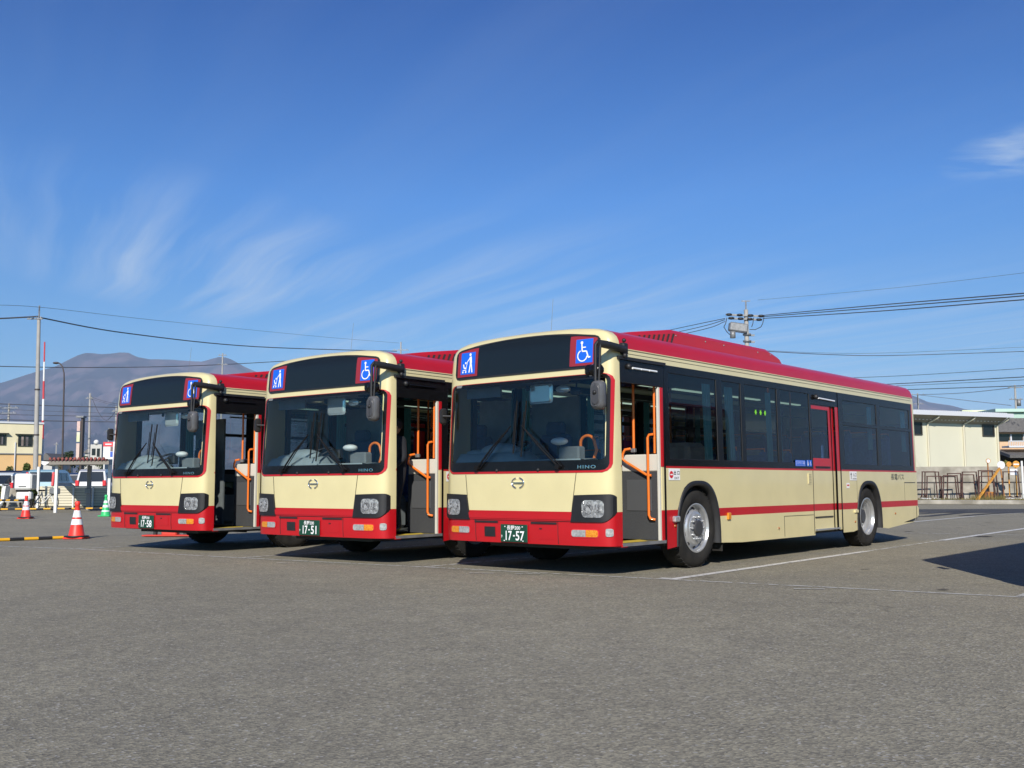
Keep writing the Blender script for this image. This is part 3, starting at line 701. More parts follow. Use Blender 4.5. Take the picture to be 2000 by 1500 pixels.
    # ---------------- arches, tyres, axle
    for sg in (1, -1):
        for c in ARCH_X:
            q = MB(); pts = []
            for k in range(31):
                u = -math.cos(math.pi * k / 30); pts.append((c + AR * u, AZ + (ATOP - AZ) * max(0, 1 - abs(u) ** 2.7) ** (1 / 2.7)))
            inn = [(c + (a - c) * .925, AZ + (b - AZ) * .925) for a, b in pts]
            A = [SD(a, b, .012, sg) for a, b in pts]; B = [SD(a, b, .016, sg) for a, b in inn]; Cc = [SD(a, b, -.10, sg) for a, b in inn]; D = [SD(a, b, -.55, sg) for a, b in inn]; E = [SD(a, b, .0, sg) for a, b in pts]
            q.grid([E, A, B, Cc, D], 0); q.face(D, 0)
            q.build('wheel_arch', blkm, bus)
        q = MB(); q.box(P(2.60, sg * 1.0, .38), (.02, .42, .42), 0); q.build('mud_flap', rub, bus)
    def wheel(name, s, t, rear, sg):
        e = bpy.data.objects.new(name, None); col.objects.link(e); e.parent = bus; e.location = P(s, t, .478); e.empty_display_size = .1
        r = .474; T = MB()
        prof = [(.285, .02), (.30, -.002), (.36, -.018), (.42, -.010), (.452, .012), (.468, .03), (r, .05), (r, .23), (.455, .26), (.36, .275), (.29, .26)]
        T.lathe([(a, -h) if sg < 0 else (a, h) for a, h in prof], (0, 0, 0), 'y', 48)
        for k in range(44):
            a = 2 * math.pi * k / 44
            M_ = Matrix.Rotation(a, 3, 'Y'); T.box(M_ @ Vector((r - .001, 0, 0)) + Vector((0, (.045 if sg > 0 else -.045), 0)), (.012, .05, .035), 0, M_)
        T.build('tyre', rub, e)
        Rm = MB(); f = 1 if sg > 0 else -1
        if not rear:
            pr = [(.292, .02), (.296, -.004), (.283, -.006), (.268, .02), (.262, .06), (.25, .066), (.222, .036), (.198, .012), (.170, .004), (.160, -.004), (.11, -.006), (.098, -.010), (.095, -.034), (.08, -.042), (0.001, -.042)]
            Rm.lathe([(a, f * h) for a, h in pr], (0, 0, 0), 'y', 64, smooth=False, mfun=lambda i, j: 0 if i < 11 else 1)
            for k in range(10):
                a = 2 * math.pi * (k + .5) / 10
                c = Vector((.229 * math.cos(a), f * .043, .229 * math.sin(a))); n_ = Vector((math.cos(a) * .62, -f * 1, math.sin(a) * .62)).normalized()
                u_ = Vector((-math.sin(a), 0, math.cos(a))); v_ = n_.cross(u_)
                Rm.face([c + n_ * .004 + u_ * .030 * math.cos(2 * math.pi * i / 10) + v_ * .024 * math.sin(2 * math.pi * i / 10) for i in range(10)], 2)
        else:
            pr = [(.292, .02), (.296, -.004), (.283, -.006), (.268, .02), (.262, .035), (.262, .055), (.244, .065), (.242, .11), (.228, .118), (.226, .165), (.212, .20), (.17, .205), (.15, .165), (.115, .16), (.11, .07), (.09, .06), (.001, .06)]
            Rm.lathe([(a, f * h) for a, h in pr], (0, 0, 0), 'y', 64, smooth=False, mfun=lambda i, j: 0 if i < 13 else 1)
            for k in range(10):
                a = 2 * math.pi * (k + .5) / 10; c = Vector((.215 * math.cos(a), f * .203, .215 * math.sin(a)))
                Rm.face([c + Vector((.02 * math.cos(2 * math.pi * i / 10), -f * .004, .02 * math.sin(2 * math.pi * i / 10))) for i in range(10)], 2)
        ny = -.006 if not rear else .165
        for k in range(10):
            a = 2 * math.pi * k / 10; x, z_ = .135 * math.cos(a), .135 * math.sin(a)
            Rm.tube([(x, f * ny, z_), (x, f * (ny - .022), z_)], .015, 6, 0); Rm.tube([(x, f * (ny - .022), z_), (x, f * (ny - .036), z_)], .009, 6, 0)
        Rm.build('rim', [alu, mat('hub_dark', (.10, .10, .105), .45, metal=.6), interd], e)
    for sg in (1, -1):
        wheel('wheel', ARCH_X[0], sg * 1.205, False, sg); wheel('wheel', ARCH_X[1], sg * 1.20, True, sg)
    # ---------------- mirrors (door side arm, small driver-side one)
    a = MB(); a.tube([P(.44, 1.25, 2.49), P(.10, 1.27, 2.505), P(-.04, 1.235, 2.515)], [.045, .045, .040], 8)
    a.box(P(.44, 1.24, 2.50), (.10, .07, .13), 0, bev=.015); a.ball(P(.42, 1.26, 2.59), .025, 0, 8); a.ball(P(.42, 1.27, 2.42), .03, 0, 8)
    a.tube([P(-.04, 1.235, 2.53), P(-.055, 1.215, 2.50), P(-.05, 1.205, 2.13), P(-.05, 1.225, 1.94)], .019, 7); a.tube([P(-.03, 1.26, 2.50), P(-.045, 1.25, 2.15), P(-.045, 1.24, 1.95)], .014, 7)
    mo = a.build('side_mirror', blkm, bus)
    def rbox(mb, c, wy, wz, dx, r, mi, n=6):
        pts = []
        for (sy, sz, a0) in ((1, 1, 0), (-1, 1, 90), (-1, -1, 180), (1, -1, 270)):
            for k in range(n + 1):
                an = R(a0 + 90 * k / n); pts.append((sy * (wy / 2 - r) + r * math.cos(an), sz * (wz / 2 - r) + r * math.sin(an)))
        rows = []
        for (x, f_) in ((dx / 2, .9), (dx / 2 - .01, 1), (-dx / 2 + .025, .97), (-dx / 2, .80)): rows.append([Vector(c) + Vector((x, y * f_, z * f_)) for y, z in pts])
        mb.grid(rows, mi, True, close=True); mb.face(rows[0][::-1], mi); mb.face(rows[-1], mi)
    h = MB(); rbox(h, P(-.05, 1.235, 1.955), .16, .315, .09, .06, 0); rbox(h, P(-.10, 1.235, 1.955), .105, .25, .02, .055, 1); rbox(h, P(-.02, 1.235, 1.955), .165, .29, .05, .05, 2)
    h.ball(P(-.11, 1.235, 1.98), .025, 2, 8)
    h.build('mirror_head', [mat('mirror_shell_grey', (.17, .17, .175), .35, metal=.3, var=.2), mat('mirror_back_grey', (.06, .06, .065), .4), blkm], mo)
    u_ = MB(); u_.ball(P(.03, 1.16, 2.235), .095, 0, 14, (.75, 1, .78)); u_.box(P(.02, 1.075, 2.24), (.07, .12, .12), 0, bev=.03); u_.build('underview_mirror', blk, mo)
    q = MB(); q.tube([FP(-1.18, 1.85, 0), FP(-1.20, 1.85, .10)], .012, 6); rbox(q, FP(-1.215, 1.85, .10), .05, .20, .09, .02, 0); q.build('driver_mirror', blkm, bus)
    # ---------------- interior
    it = MB()
    it.box((5.0, 0, .335), (8.9, 1.76, .03), 0)
    for a1, b1 in ((.52, 1.40), (2.62, 6.75), (7.95, 9.45)):
        for sg in (1, -1):
            if sg > 0 and a1 == .52: continue
            it.box(P((a1 + b1) / 2, sg * 1.035, .335), (b1 - a1, .30, .03), 0)
    for sg in (1, -1):
        for a1, b1, z1_ in ((.5, 1.4, .35), (1.4, 2.6, 1.07), (2.6, 5.22, .35), (5.22, 6.30, .35), (6.30, 6.77, .35), (6.77, 7.90, 1.07), (7.90, 9.5, .35)):
            if sg > 0 and (a1 == .5 or a1 == 5.22): continue
            it.box(P((a1 + b1) / 2, sg * 1.19, (z1_ + 1.212) / 2), (b1 - a1, .02, 1.212 - z1_), 1)
    it.box((5.0, 0, 2.47), (9.0, 1.9, .02), 2); it.box(P(9.45, 0, 1.2), (.03, 2.3, 1.7), 3); it.box(P(9.0, 0, .75), (.9, 2.3, .75), 3)
    it.build('cabin_lining', [floorm, inter, inter, interd], bus)
    cl = MB()
    for sg in (-1, 1):
        for k in range(5): cl.box(P(1.9 + k * 1.6, sg * .62, 2.445), (1.2, .06, .02), 0)
    cl.build('ceiling_lamp', mat('lit_ceiling_tube', (.75, 1.0, .78), .4, emit=.45), bus)
    seat_data = []
    def seat(s, t, z=.36, first=[None]):
        if first[0] is None:
            q = MB(); q.box((0, 0, .43), (.42, .42, .10), 0, bev=.03); q.box((.21, 0, .78), (.09, .42, .62), 0, bev=.035); q.box((.21, 0, 1.06), (.10, .30, .10), 1, bev=.03)
            q.tube([(0, 0, 0), (0, 0, .38)], .03, 6, 2); q.tube([(.24, -.17, .9), (.25, -.17, 1.12), (.25, .17, 1.12), (.24, .17, .9)], .014, 6, 3)
            o = q.build('seat', [seatb, inter, steel, orange], bus); first[0] = o
        else:
            o = first[0].copy(); col.objects.link(o); o.parent = bus
        o.location = P(s, t, z)
    F0 = [None]
    for k in range(3): seat(3.0 + k * .8, .92, .36, F0)
    for k in range(5): seat(2.5 + k * .85, -.92, .36, F0)
    for k in range(3):
        for t in (-.95, -.52, .52, .95): seat(6.7 + k * .82, t, .72, F0)
    for c_, d_, mi, nm in ((P(7.9, .58, .54), (3.0, .62, .36), 0, 'seat_podium'), (P(7.9, -.58, .54), (3.0, .62, .36), 0, 'seat_podium'), (P(1.99, .74, .60), (1.05, .28, .5), 1, 'wheel_box'), (P(1.99, -.74, .60), (1.05, .28, .5), 1, 'wheel_box'), (P(2.15, .95, 1.28), (.45, .40, .46), 1, 'luggage_box')):
        it = MB(); it.box(c_, d_, 0, None, .05 if mi else 0); it.build(nm, inter if mi else floorm, bus)
    def curtain(s, wd, t, z0, z1, lean=0):
        n = 12; rows = []
        for z in (z0, (z0 + z1) / 2, z1): rows.append([P(s + wd * i / n + lean * (z - z0), t + .018 * math.sin(i * 2.1), z) for i in range(n + 1)])
        ct = MB(); ct.grid(rows, 0); ct.build('curtain', teal, bus)
    for s, wd in ((2.30, .20), (2.86, .22), (4.0, .16), (4.35, .10), (7.58, .18), (9.10, .2)): curtain(s, wd, 1.165, 1.3 if s < 6 else 1.55, 2.25, -.05)
    for s in (1.52, 2.98, 4.45, 6.0, 7.55): curtain(s, .16, -1.13, 1.3, 2.28)
    gs = MB()
    for s in (3.55, 3.69, 3.82):
        c = Vector(SD(s, 1.955, -.004))
        gs.face([c + P(0.035 * (1 if k % 2 == 0 else .6) * math.cos(math.pi * k / 6), 0, .042 * (1 if k % 2 == 0 else .6) * math.sin(math.pi * k / 6)) for k in range(12)])
    gs.build('window_sticker', greenst, bus)
    rl = MB()
    for s, t in ((4.3, .62), (5.15, .62), (6.35, .4), (3.0, -.62), (4.4, -.62), (5.6, -.62)): rl.tube([P(s, t, .36), P(s, t, 2.46)], .016, 7)
    rl.tube([P(2.0, .55, 2.2), P(9.0, .55, 2.2)], .014, 6, 1); rl.tube([P(2.0, -.55, 2.2), P(9.0, -.55, 2.2)], .014, 6, 1)
    rl.build('grab_rail', [orange, steel], bus)
    dsh = MB()
    rows = []
    for k in range(13):
        t = -1.08 + k * .16; x = S(t, 1.3) + .05
        hgt = 1.40 if t < -.05 else 1.30
        rows.append([P(x, t, 1.10), P(x, t, 1.29), P(x + .08, t, hgt - .02), P(x + .30, t, hgt), P(x + .46, t, hgt - .10), P(x + .5, t, .6)])
    dsh.grid(rows, 0)
    dsh.ball(P(.42, -.55, 1.40), .25, 0, 16, (.7, 1.2, .42)); dsh.ball(P(.40, -.9, 1.38), .16, 0, 12, (.8, 1.1, .35))
    do = dsh.build('dashboard', mat('dashboard_grey', (.36, .41, .44), .6, var=.1), bus)
    dc = MB(); dc.box(P(.50, .46, 1.36), (.14, .30, .16), 0, bev=.02); dc.box(P(.46, .05, 1.42), (.10, .16, .14), 1, bev=.02); dc.ball(P(.40, .36, 1.50), .10, 2, 14, (.9, 1.1, .45)); dc.tube([P(.45, .30, 1.35), P(.42, .33, 1.47)], .02, 6, 1)
    dc.build('fare_machine', [inter, blkm, wht], bus)
    sw = MB(); M_ = Matrix.Rotation(R(-28), 3, 'Y')
    sw.tube([Vector(P(.66, -.55, 1.43)) + M_ @ Vector((.22 * math.cos(2 * math.pi * k / 28), .22 * math.sin(2 * math.pi * k / 28), 0)) for k in range(29)], .016, 7, 0)
    for a0 in (90, 210, 330): sw.tube([Vector(P(.66, -.55, 1.41)), Vector(P(.66, -.55, 1.43)) + M_ @ Vector((.21 * math.cos(R(a0)), .21 * math.sin(R(a0)), 0))], .014, 6, 0)
    sw.tube([P(.66, -.55, 1.41), P(.52, -.55, 1.20)], .03, 8, 0)
    sw.build('steering_wheel', blkm, bus)
    ds = MB(); ds.box(P(1.25, -.55, .95), (.5, .52, .14), 0, bev=.04); ds.box(P(1.50, -.55, 1.32), (.14, .50, .66), 0, bev=.05); ds.box(P(1.5, -.55, 1.72), (.12, .30, .18), 0, bev=.04); ds.box(P(1.25, -.55, .62), (.4, .4, .52), 1)
    ds.build('driver_seat', [mat('driver_seat_blue', (.05, .06, .12), .9, var=.2), interd], bus)
    pp = MB(); pp.box(P(1.75, -.75, 1.25), (.03, .80, 1.8), 0); pp.build('driver_partition', inter, bus)
    lp = MB(); c = P(.62, .60, 1.42)
    lp.tube([c + P(.0, -.10, -.06), c + P(0, -.10, .03)] + [c + P(0, .10 * math.cos(R(a)) - .0, .06 + .085 * math.sin(R(a))) for a in range(170, -1, -17)] + [c + P(0, .125, -.02), c + P(0, .09, -.12), c + P(0, .04, -.15)], .018, 8)
    lp.build('loop_handle', orange, bus)
    im = MB(); rbox(im, P(.36, .12, 2.06), .36, .23, .03, .04, 0); im.tube([P(.36, .10, 2.1), P(.45, .10, 2.35)], .012, 6, 1); im.box(P(.30, -.02, 2.13), (.02, .045, .06), 1)
    im.build('interior_mirror', [mat('mirror_silver', (.8, .84, .86), .12, metal=.55), blkm], bus)
    im = MB(); im.ball(P(.38, .62, 2.06), .075, 0, 12, (.5, 1.2, .6)); im.tube([P(.38, .62, 2.08), P(.42, .62, 2.3)], .01, 6, 0)
    im.ball(P(.40, .42, 2.10), .08, 1, 12, (.4, 1.4, .6)); im.build('round_mirror', [blkm, mat('mirror_silver', (.8, .84, .86), .03, metal=1)], bus)
    sv = MB(); sv.box(P(.42, 0, 2.20), (.5, 2.1, .03), 0); sv.box(P(.34, -.75, 2.13), (.03, .55, .14), 0); sv.box(P(.55, 0, 2.33), (.3, 2.1, .25), 0); sv.build('sun_visor', inter, bus)
    return bus

GRP = 'cream and red city buses parked side by side'
TH = {'A': .86411, 'B': .912, 'C': .925}
busA = build_bus('nearest cream and red bus, its whole door side showing, plate 17-57', GRP, '1757')
busA.location = (.0097, 11.7186, 0); busA.rotation_euler = (0, 0, TH['A'])
def other_bus(loc, th, label, plate):
    b = copy_tree(busA); b.location = loc; b.rotation_euler = (0, 0, th); b['label'] = label
    pl = next(c for c in b.children if c.name.startswith('licence_plate')); old = pl.children[0]
    pt = MB(); fnp = lambda cx, cz: (lambda x, y: P(.0665, -.056 + cx + x, .452 + cz + y))
    add_text(pt, '長野200', fnp(.0, .062), .20, .050, bold=.012)
    add_text(pt, plate[:2], fnp(-.072, -.028), .092, .108, bold=.018); add_text(pt, '-', fnp(.006, -.028), .026, .016, bold=.02)
    add_text(pt, plate[2:], fnp(.096, -.028), .128 if not plate.endswith('1') else .108, .108, bold=.018); add_text(pt, 'か', fnp(-.176, -.035), .026, .032, bold=.0)
    bpy.data.objects.remove(old); pt.build('plate_lettering', wht, pl)
    for c in b.children:
        if c.name.startswith('door_header'):
            k = c.children[0]; k.data = k.data.copy(); k.data.materials[0] = blk
    return b
busB = other_bus((-2.68, 13.50, 0), TH['B'], 'middle cream and red bus with a person in its doorway, plate 17-51', '1751')
busC = other_bus((-5.71, 15.97, 0), TH['C'], 'leftmost cream and red bus of the row, plate 17-58', '1758')
bl = Vector((math.cos(TH['A']), math.sin(TH['A']), 0)); ll = Vector((math.sin(TH['A']), -math.cos(TH['A']), 0))
dpos = Vector((.0097, 11.7186, 0)) + bl * .95 + ll * 6.62
busD = other_bus(dpos, TH['A'], 'bus beyond the right edge, its shadow on the asphalt', '1756')
for c_ in busD.children:
    if c_.name.startswith('licence_plate'):
        for k_ in list(c_.children): bpy.data.objects.remove(k_)


# ================================================================== surroundings
def cmat_asphalt(name, base, dark, spk):
    mt = bpy.data.materials.new(name); mt.use_nodes = True; t = mt.node_tree; b = t.nodes['Principled BSDF']
    b.inputs['Roughness'].default_value = .9; b.inputs['Specular IOR Level'].default_value = .35
    co = t.nodes.new('ShaderNodeTexCoord').outputs['Object']
    def nz(scale, det=4, rough=.6, vec=None):
        n = t.nodes.new('ShaderNodeTexNoise'); n.inputs['Scale'].default_value = scale; n.inputs['Detail'].default_value = det; n.inputs['Roughness'].default_value = rough
        t.links.new(vec or co, n.inputs['Vector']); return n.outputs['Fac']
    def rmp(x, p0, p1, a, c):
        r = t.nodes.new('ShaderNodeValToRGB'); r.color_ramp.elements[0].position = p0; r.color_ramp.elements[1].position = p1
        r.color_ramp.elements[0].color = (*a, 1); r.color_ramp.elements[1].color = (*c, 1); t.links.new(x, r.inputs[0]); return r.outputs[0]
    def mx(mode, fac, a, c):
        m_ = t.nodes.new('ShaderNodeMixRGB'); m_.blend_type = mode
        for i, x in enumerate((fac, a, c)):
            if isinstance(x, (int, float)): m_.inputs[i].default_value = x
            elif isinstance(x, tuple): m_.inputs[i].default_value = (*x, 1)
            else: t.links.new(x, m_.inputs[i])
        return m_.outputs[0]
    big = rmp(nz(.22, 5), .3, .7, tuple(x * .90 for x in base), tuple(x * 1.10 for x in base))
    mid = rmp(nz(2.2, 5), .3, .7, (.90, .90, .91), (1.08, 1.08, 1.06))
    c = mx('MULTIPLY', 1.0, big, mid)
    vo = t.nodes.new('ShaderNodeTexVoronoi'); vo.inputs['Scale'].default_value = 75; t.links.new(co, vo.inputs['Vector'])
    sx_ = t.nodes.new('ShaderNodeSeparateColor'); t.links.new(vo.outputs['Color'], sx_.inputs[0])
    st = rmp(sx_.outputs[0], .0, 1.0, (.55, .55, .57), (1.45, 1.43, 1.36)); c = mx('MULTIPLY', .72, c, st)
    sp2 = rmp(sx_.outputs[1], .955, .965, (0, 0, 0), (1, 1, 1)); c = mx('MIX', sp2, c, spk)
    vo2 = t.nodes.new('ShaderNodeTexVoronoi'); vo2.inputs['Scale'].default_value = 16; t.links.new(co, vo2.inputs['Vector'])
    sx2 = t.nodes.new('ShaderNodeSeparateColor'); t.links.new(vo2.outputs['Color'], sx2.inputs[0])
    c = mx('MULTIPLY', .25, c, rmp(sx2.outputs[0], 0, 1, (.7, .7, .71), (1.3, 1.3, 1.28)))
    vc = t.nodes.new('ShaderNodeTexVoronoi'); vc.feature = 'DISTANCE_TO_EDGE'; vc.inputs['Scale'].default_value = .33
    wv = t.nodes.new('ShaderNodeVectorMath'); wv.operation = 'MULTIPLY_ADD'; nn = t.nodes.new('ShaderNodeTexNoise'); nn.inputs['Scale'].default_value = 1.6; nn.inputs['Detail'].default_value = 6
    t.links.new(co, nn.inputs['Vector']); t.links.new(nn.outputs['Color'], wv.inputs[0]); wv.inputs[1].default_value = (.9, .9, .9); t.links.new(co, wv.inputs[2]); t.links.new(wv.outputs[0], vc.inputs['Vector'])
    ck = rmp(vc.outputs['Distance'], .0012, .0045, (.55, .55, .55), (1, 1, 1)); cmask = rmp(nz(.12, 2), .50, .58, (0, 0, 0), (1, 1, 1)); c = mx('MULTIPLY', cmask, c, ck)
    c = mx('MULTIPLY', 1.0, c, rmp(nz(.09, 3), .35, .65, (.90, .91, .93), (1.07, 1.06, 1.03)))
    # old stains and patches
    stn = rmp(nz(.55, 3), .60, .72, (1, 1, 1), (.86, .86, .88)); c = mx('MULTIPLY', 1.0, c, stn)
    t.links.new(c, b.inputs['Base Color'])
    bp = t.nodes.new('ShaderNodeBump'); bp.inputs['Strength'].default_value = .55; bp.inputs['Distance'].default_value = .006
    t.links.new(vo.outputs['Distance'], bp.inputs['Height']); t.links.new(bp.outputs[0], b.inputs['Normal'])
    return mt
asph = cmat_asphalt('asphalt', (.250, .230, .176), (.1, .1, .1), (.38, .36, .31))
asph2 = cmat_asphalt('new_asphalt', (.060, .061, .066), (.04, .04, .04), (.2, .2, .2))
earth = mat('bare_earth', (.16, .14, .09), .95, c2=(.09, .10, .05), scale=.08)
g = MB(); g.face([(-22000, -300, 0), (22000, -300, 0), (22000, 26000, 0), (-22000, 26000, 0)]); tag(g.build('ground', earth), kind='structure')
g = MB(); g.face([(-60, -40, .004), (60, -40, .004), (60, 49, .004), (-60, 49, .004)]); tag(g.build('parking_lot', asph), kind='structure')
def wornpaint(name, c, keep):
    mt = bpy.data.materials.new(name); mt.use_nodes = True; t = mt.node_tree; b = t.nodes['Principled BSDF']; b.inputs['Roughness'].default_value = .75
    b.inputs['Base Color'].default_value = (*c, 1)
    co = t.nodes.new('ShaderNodeTexCoord'); n = t.nodes.new('ShaderNodeTexNoise'); n.inputs['Scale'].default_value = 9; n.inputs['Detail'].default_value = 8; n.inputs['Roughness'].default_value = .75
    t.links.new(co.outputs['Object'], n.inputs['Vector']); r = t.nodes.new('ShaderNodeValToRGB'); r.color_ramp.elements[0].position = keep; r.color_ramp.elements[1].position = keep + .06
    t.links.new(n.outputs['Fac'], r.inputs[0]); tr = t.nodes.new('ShaderNodeBsdfTransparent'); m_ = t.nodes.new('ShaderNodeMixShader')
    t.links.new(r.outputs[0], m_.inputs[0]); t.links.new(tr.outputs[0], m_.inputs[1]); t.links.new(b.outputs[0], m_.inputs[2])
    t.links.new(m_.outputs[0], t.nodes['Material Output'].inputs[0]); return mt
wp1 = wornpaint('worn_white_line', (.50, .49, .45), .45); wp2 = wornpaint('very_worn_line', (.50, .49, .45), .43); wp0 = wornpaint('white_line', (.62, .61, .57), .38)
def stripe(p0, p1, wd, m_, z=.008, name='line_marking'):
    p0 = Vector((p0[0], p0[1], 0)); p1 = Vector((p1[0], p1[1], 0)); d = (p1 - p0).normalized(); n = Vector((-d.y, d.x, 0)) * wd / 2
    k = max(1, int((p1 - p0).length / 3)); q = MB()
    rows = [[p0.lerp(p1, i / k) + n + Vector((0, 0, z)), p0.lerp(p1, i / k) - n + Vector((0, 0, z))] for i in range(k + 1)]
    q.grid(rows, 0, False); tag(q.build(name, m_), kind='structure')
def gp(u, v): p = GR(u, v); return (p.x, p.y)
Hs = [gp(-60, 1065), gp(150, 1073), gp(471, 1090.5), gp(830, 1108.5), gp(1310, 1133), gp(1640, 1149.5), gp(2080, 1172)]
for a, b in zip(Hs, Hs[1:]): stripe(a, b, .07, wp2 if a != Hs[4] else wp2)
for (u, v) in ((940, 1121), (1030, 1122), (560, 1101), (1580, 1152)):
    c = GR(u, v); stripe((c.x - .14, c.y + .02), (c.x + .14, c.y - .03), .05, wp2, .011)
def ext(a, b, l0, l1):
    a = Vector(a); b = Vector(b); d = (b - a).normalized(); return (a + d * l0), (a + d * l1)
a, b = ext(gp(1310, 1133), gp(1890, 1049), 0, 5.6); stripe(a, b, .11, wp0, .009)
a, b = ext(gp(1310, 1133), gp(1890, 1049), 5.6, 9.2); stripe(a, b, .08, wp1, .009)
a, b = ext(gp(1310, 1133), gp(1890, 1049), 9.2, 17); stripe(a, b, .13, wp0, .009)
dl = (Vector(gp(1890, 1049)) - Vector(gp(1310, 1133))).normalized()
for (u, v, ln) in ((830, 1108.5, 14), (471, 1090.5, 14), (150, 1073, 14), (1993, 1167, 16)):
    a = Vector(gp(u, v)); stripe(a, a + dl * ln, .09, wp1, .009)
stripe(gp(1310, 1132), gp(1289, 1131), .12, wp0, .012)
stripe(gp(1770, 1041.5), gp(2090, 1048), .10, wp1, .009); stripe(gp(1782, 1020), gp(1905, 1008.5), .12, wp0, .009); stripe(gp(1905, 1008.5), gp(2060, 997), .10, wp2, .009)
stripe(gp(-30, 1009), gp(62, 1012), .12, wp1, .009); stripe(gp(95, 1003.5), gp(208, 1004.5), .12, wp1, .009); stripe(gp(208, 1004.5), gp(260, 1006), .12, wp1, .009)
q = MB(); pts = [gp(1640, 998), gp(1800, 995), gp(2100, 994), gp(2100, 1003), gp(1850, 1002), gp(1700, 1001)]
q.face([(x, y, .008) for x, y in pts]); tag(q.build('asphalt_patch', asph2), kind='structure')
def skid(pts, wd):
    q = MB(); P_ = [Vector((*gp(u, v), .0125)) for u, v in pts]; rows = []
    for i, p in enumerate(P_):
        d = (P_[min(i + 1, len(P_) - 1)] - P_[max(0, i - 1)]).normalized(); n = Vector((-d.y, d.x, 0)) * wd / 2; rows.append([p + n, p - n])
    q.grid(rows, 0, False); tag(q.build('tyre_mark', wornpaint('rubber_mark', (.045, .045, .047), .40) if 'rubber_mark' not in bpy.data.materials else bpy.data.materials['rubber_mark']), kind='structure')
skid([(1740, 1006), (1800, 1004), (1840, 1001.5), (1880, 998)], .35); skid([(1740, 1011), (1810, 1009), (1860, 1004), (1900, 1000)], .35); skid([(1880, 1008), (1930, 1004), (2000, 1001)], .3)
# leaves and grit lying on the asphalt
q = MB()
for (u, v, sz) in ((1690, 1114, .09), (1843, 1154, .08), (1874, 1031.5, .10), (1922, 1027, .08), (1930, 1021, .12), (1775, 1039, .16), (1671, 1082.5, .04), (270, 1322, .018), (60, 1446, .018), (505, 1427, .012), (1170, 1461, .012), (1920, 1049, .25)):
    c = GR(u, v); k = 7; o = rnd.random() * 6
    q.face([(c.x + sz * (.6 + .4 * rnd.random()) * math.cos(o + 2 * math.pi * i / k), c.y + sz * .5 * (.5 + .5 * rnd.random()) * math.sin(o + 2 * math.pi * i / k), .014) for i in range(k)])
tag(q.build('fallen_leaf_litter', mat('dry_leaf', (.06, .045, .03), .8, var=.4, scale=30)), 'dark leaf scraps and small stains lying on the asphalt', 'litter', kind='stuff')

# ---- mountain
prof = [(-900, 860), (-500, 800), (-200, 770), (0, 737), (32, 727), (50, 721), (70, 715), (100, 707), (115, 700), (130, 692), (145, 685), (160, 680), (175, 681), (190, 683), (212, 682), (228, 680), (245, 680.5), (262, 689), (287, 694), (325, 695), (350, 697), (390, 700), (412, 694), (425, 691), (437, 692), (450, 697), (475, 711), (520, 730), (600, 760), (700, 790), (800, 800), (900, 806), (1000, 800), (1150, 795), (1300, 780), (1450, 760), (1600, 752), (1700, 758), (1783, 777), (1795, 782), (1815, 791), (1840, 795), (1860, 798), (1885, 805), (1920, 812), (2000, 820), (2300, 840), (2900, 870)]
def ridge(u): return interp(u, [p[0] for p in prof], [p[1] for p in prof])
def hz(u): return 944.8 + (u - 1000) * .004
YM = 10000.0
from mathutils import noise as mn
rows = []; NU, NV = 640, 110
for j in range(NV + 1):
    f = j / NV; r = []
    for i in range(NU + 1):
        u = -900 + 3800 * i / NU; hh = (hz(u) - ridge(u)) / F * YM
        Y = YM - (1 - f) * 6200; x = (u - 1000) / F * YM * (.55 + .45 * f) if False else (u - 1000) / F * Y
        rid = mn.fractal(Vector((x / 900, Y / 2600, 1.3)), 1.0, 2.0, 6)
        rd2 = 1 - abs(mn.fractal(Vector((x / 520, Y / 1900, 5.1)), .9, 2.1, 5)) * 1.6
        sh = f ** 1.75
        z = hh * sh * (Y / YM) + (rd2 - .55) * 230 * math.sin(math.pi * min(f, 1)) * min(1, hh / 500) + rid * 26 * math.sin(math.pi * f)
        if f > .999: z = hh + rid * 4
        r.append((x, Y, max(-5, z)))
    rows.append(r)
g = MB(); g.grid(rows, 0, True)
mtn = mat('autumn_forest_slope', (.115, .095, .10), .95, c2=(.035, .046, .052), scale=.0034, det=13, lo=.44, hi=.57, spec=0)
tag(g.build('mountain', mtn), kind='structure')

# ---- foliage
leafm = {k: mat('leaf_' + k, c, .7, c2=c2, scale=1.3, spec=.2) for k, c, c2 in (('green', (.10, .13, .03), (.035, .055, .015)), ('dark', (.05, .075, .03), (.02, .035, .015)), ('dry', (.22, .17, .06), (.09, .09, .03)), ('yellow', (.30, .24, .05), (.12, .14, .03)))}
barkm = mat('bark', (.10, .075, .05), .9, var=.4, scale=20)
def leaves(mb, c, r, n, size, mi=0):
    for _ in range(n):
        while True:
            p = Vector((rnd.uniform(-1, 1), rnd.uniform(-1, 1), rnd.uniform(-1, 1)))
            if .15 < p.length < 1: break
        p = Vector((p.x * r[0], p.y * r[1], p.z * r[2])) + Vector(c); a = Vector((rnd.gauss(0, 1), rnd.gauss(0, 1), rnd.gauss(0, 1))).normalized(); b = a.orthogonal().normalized(); k = size * rnd.uniform(.6, 1.3)
        mb.face([p - a * k, p + b * k * .5, p + a * k, p - b * k * .5], mi)
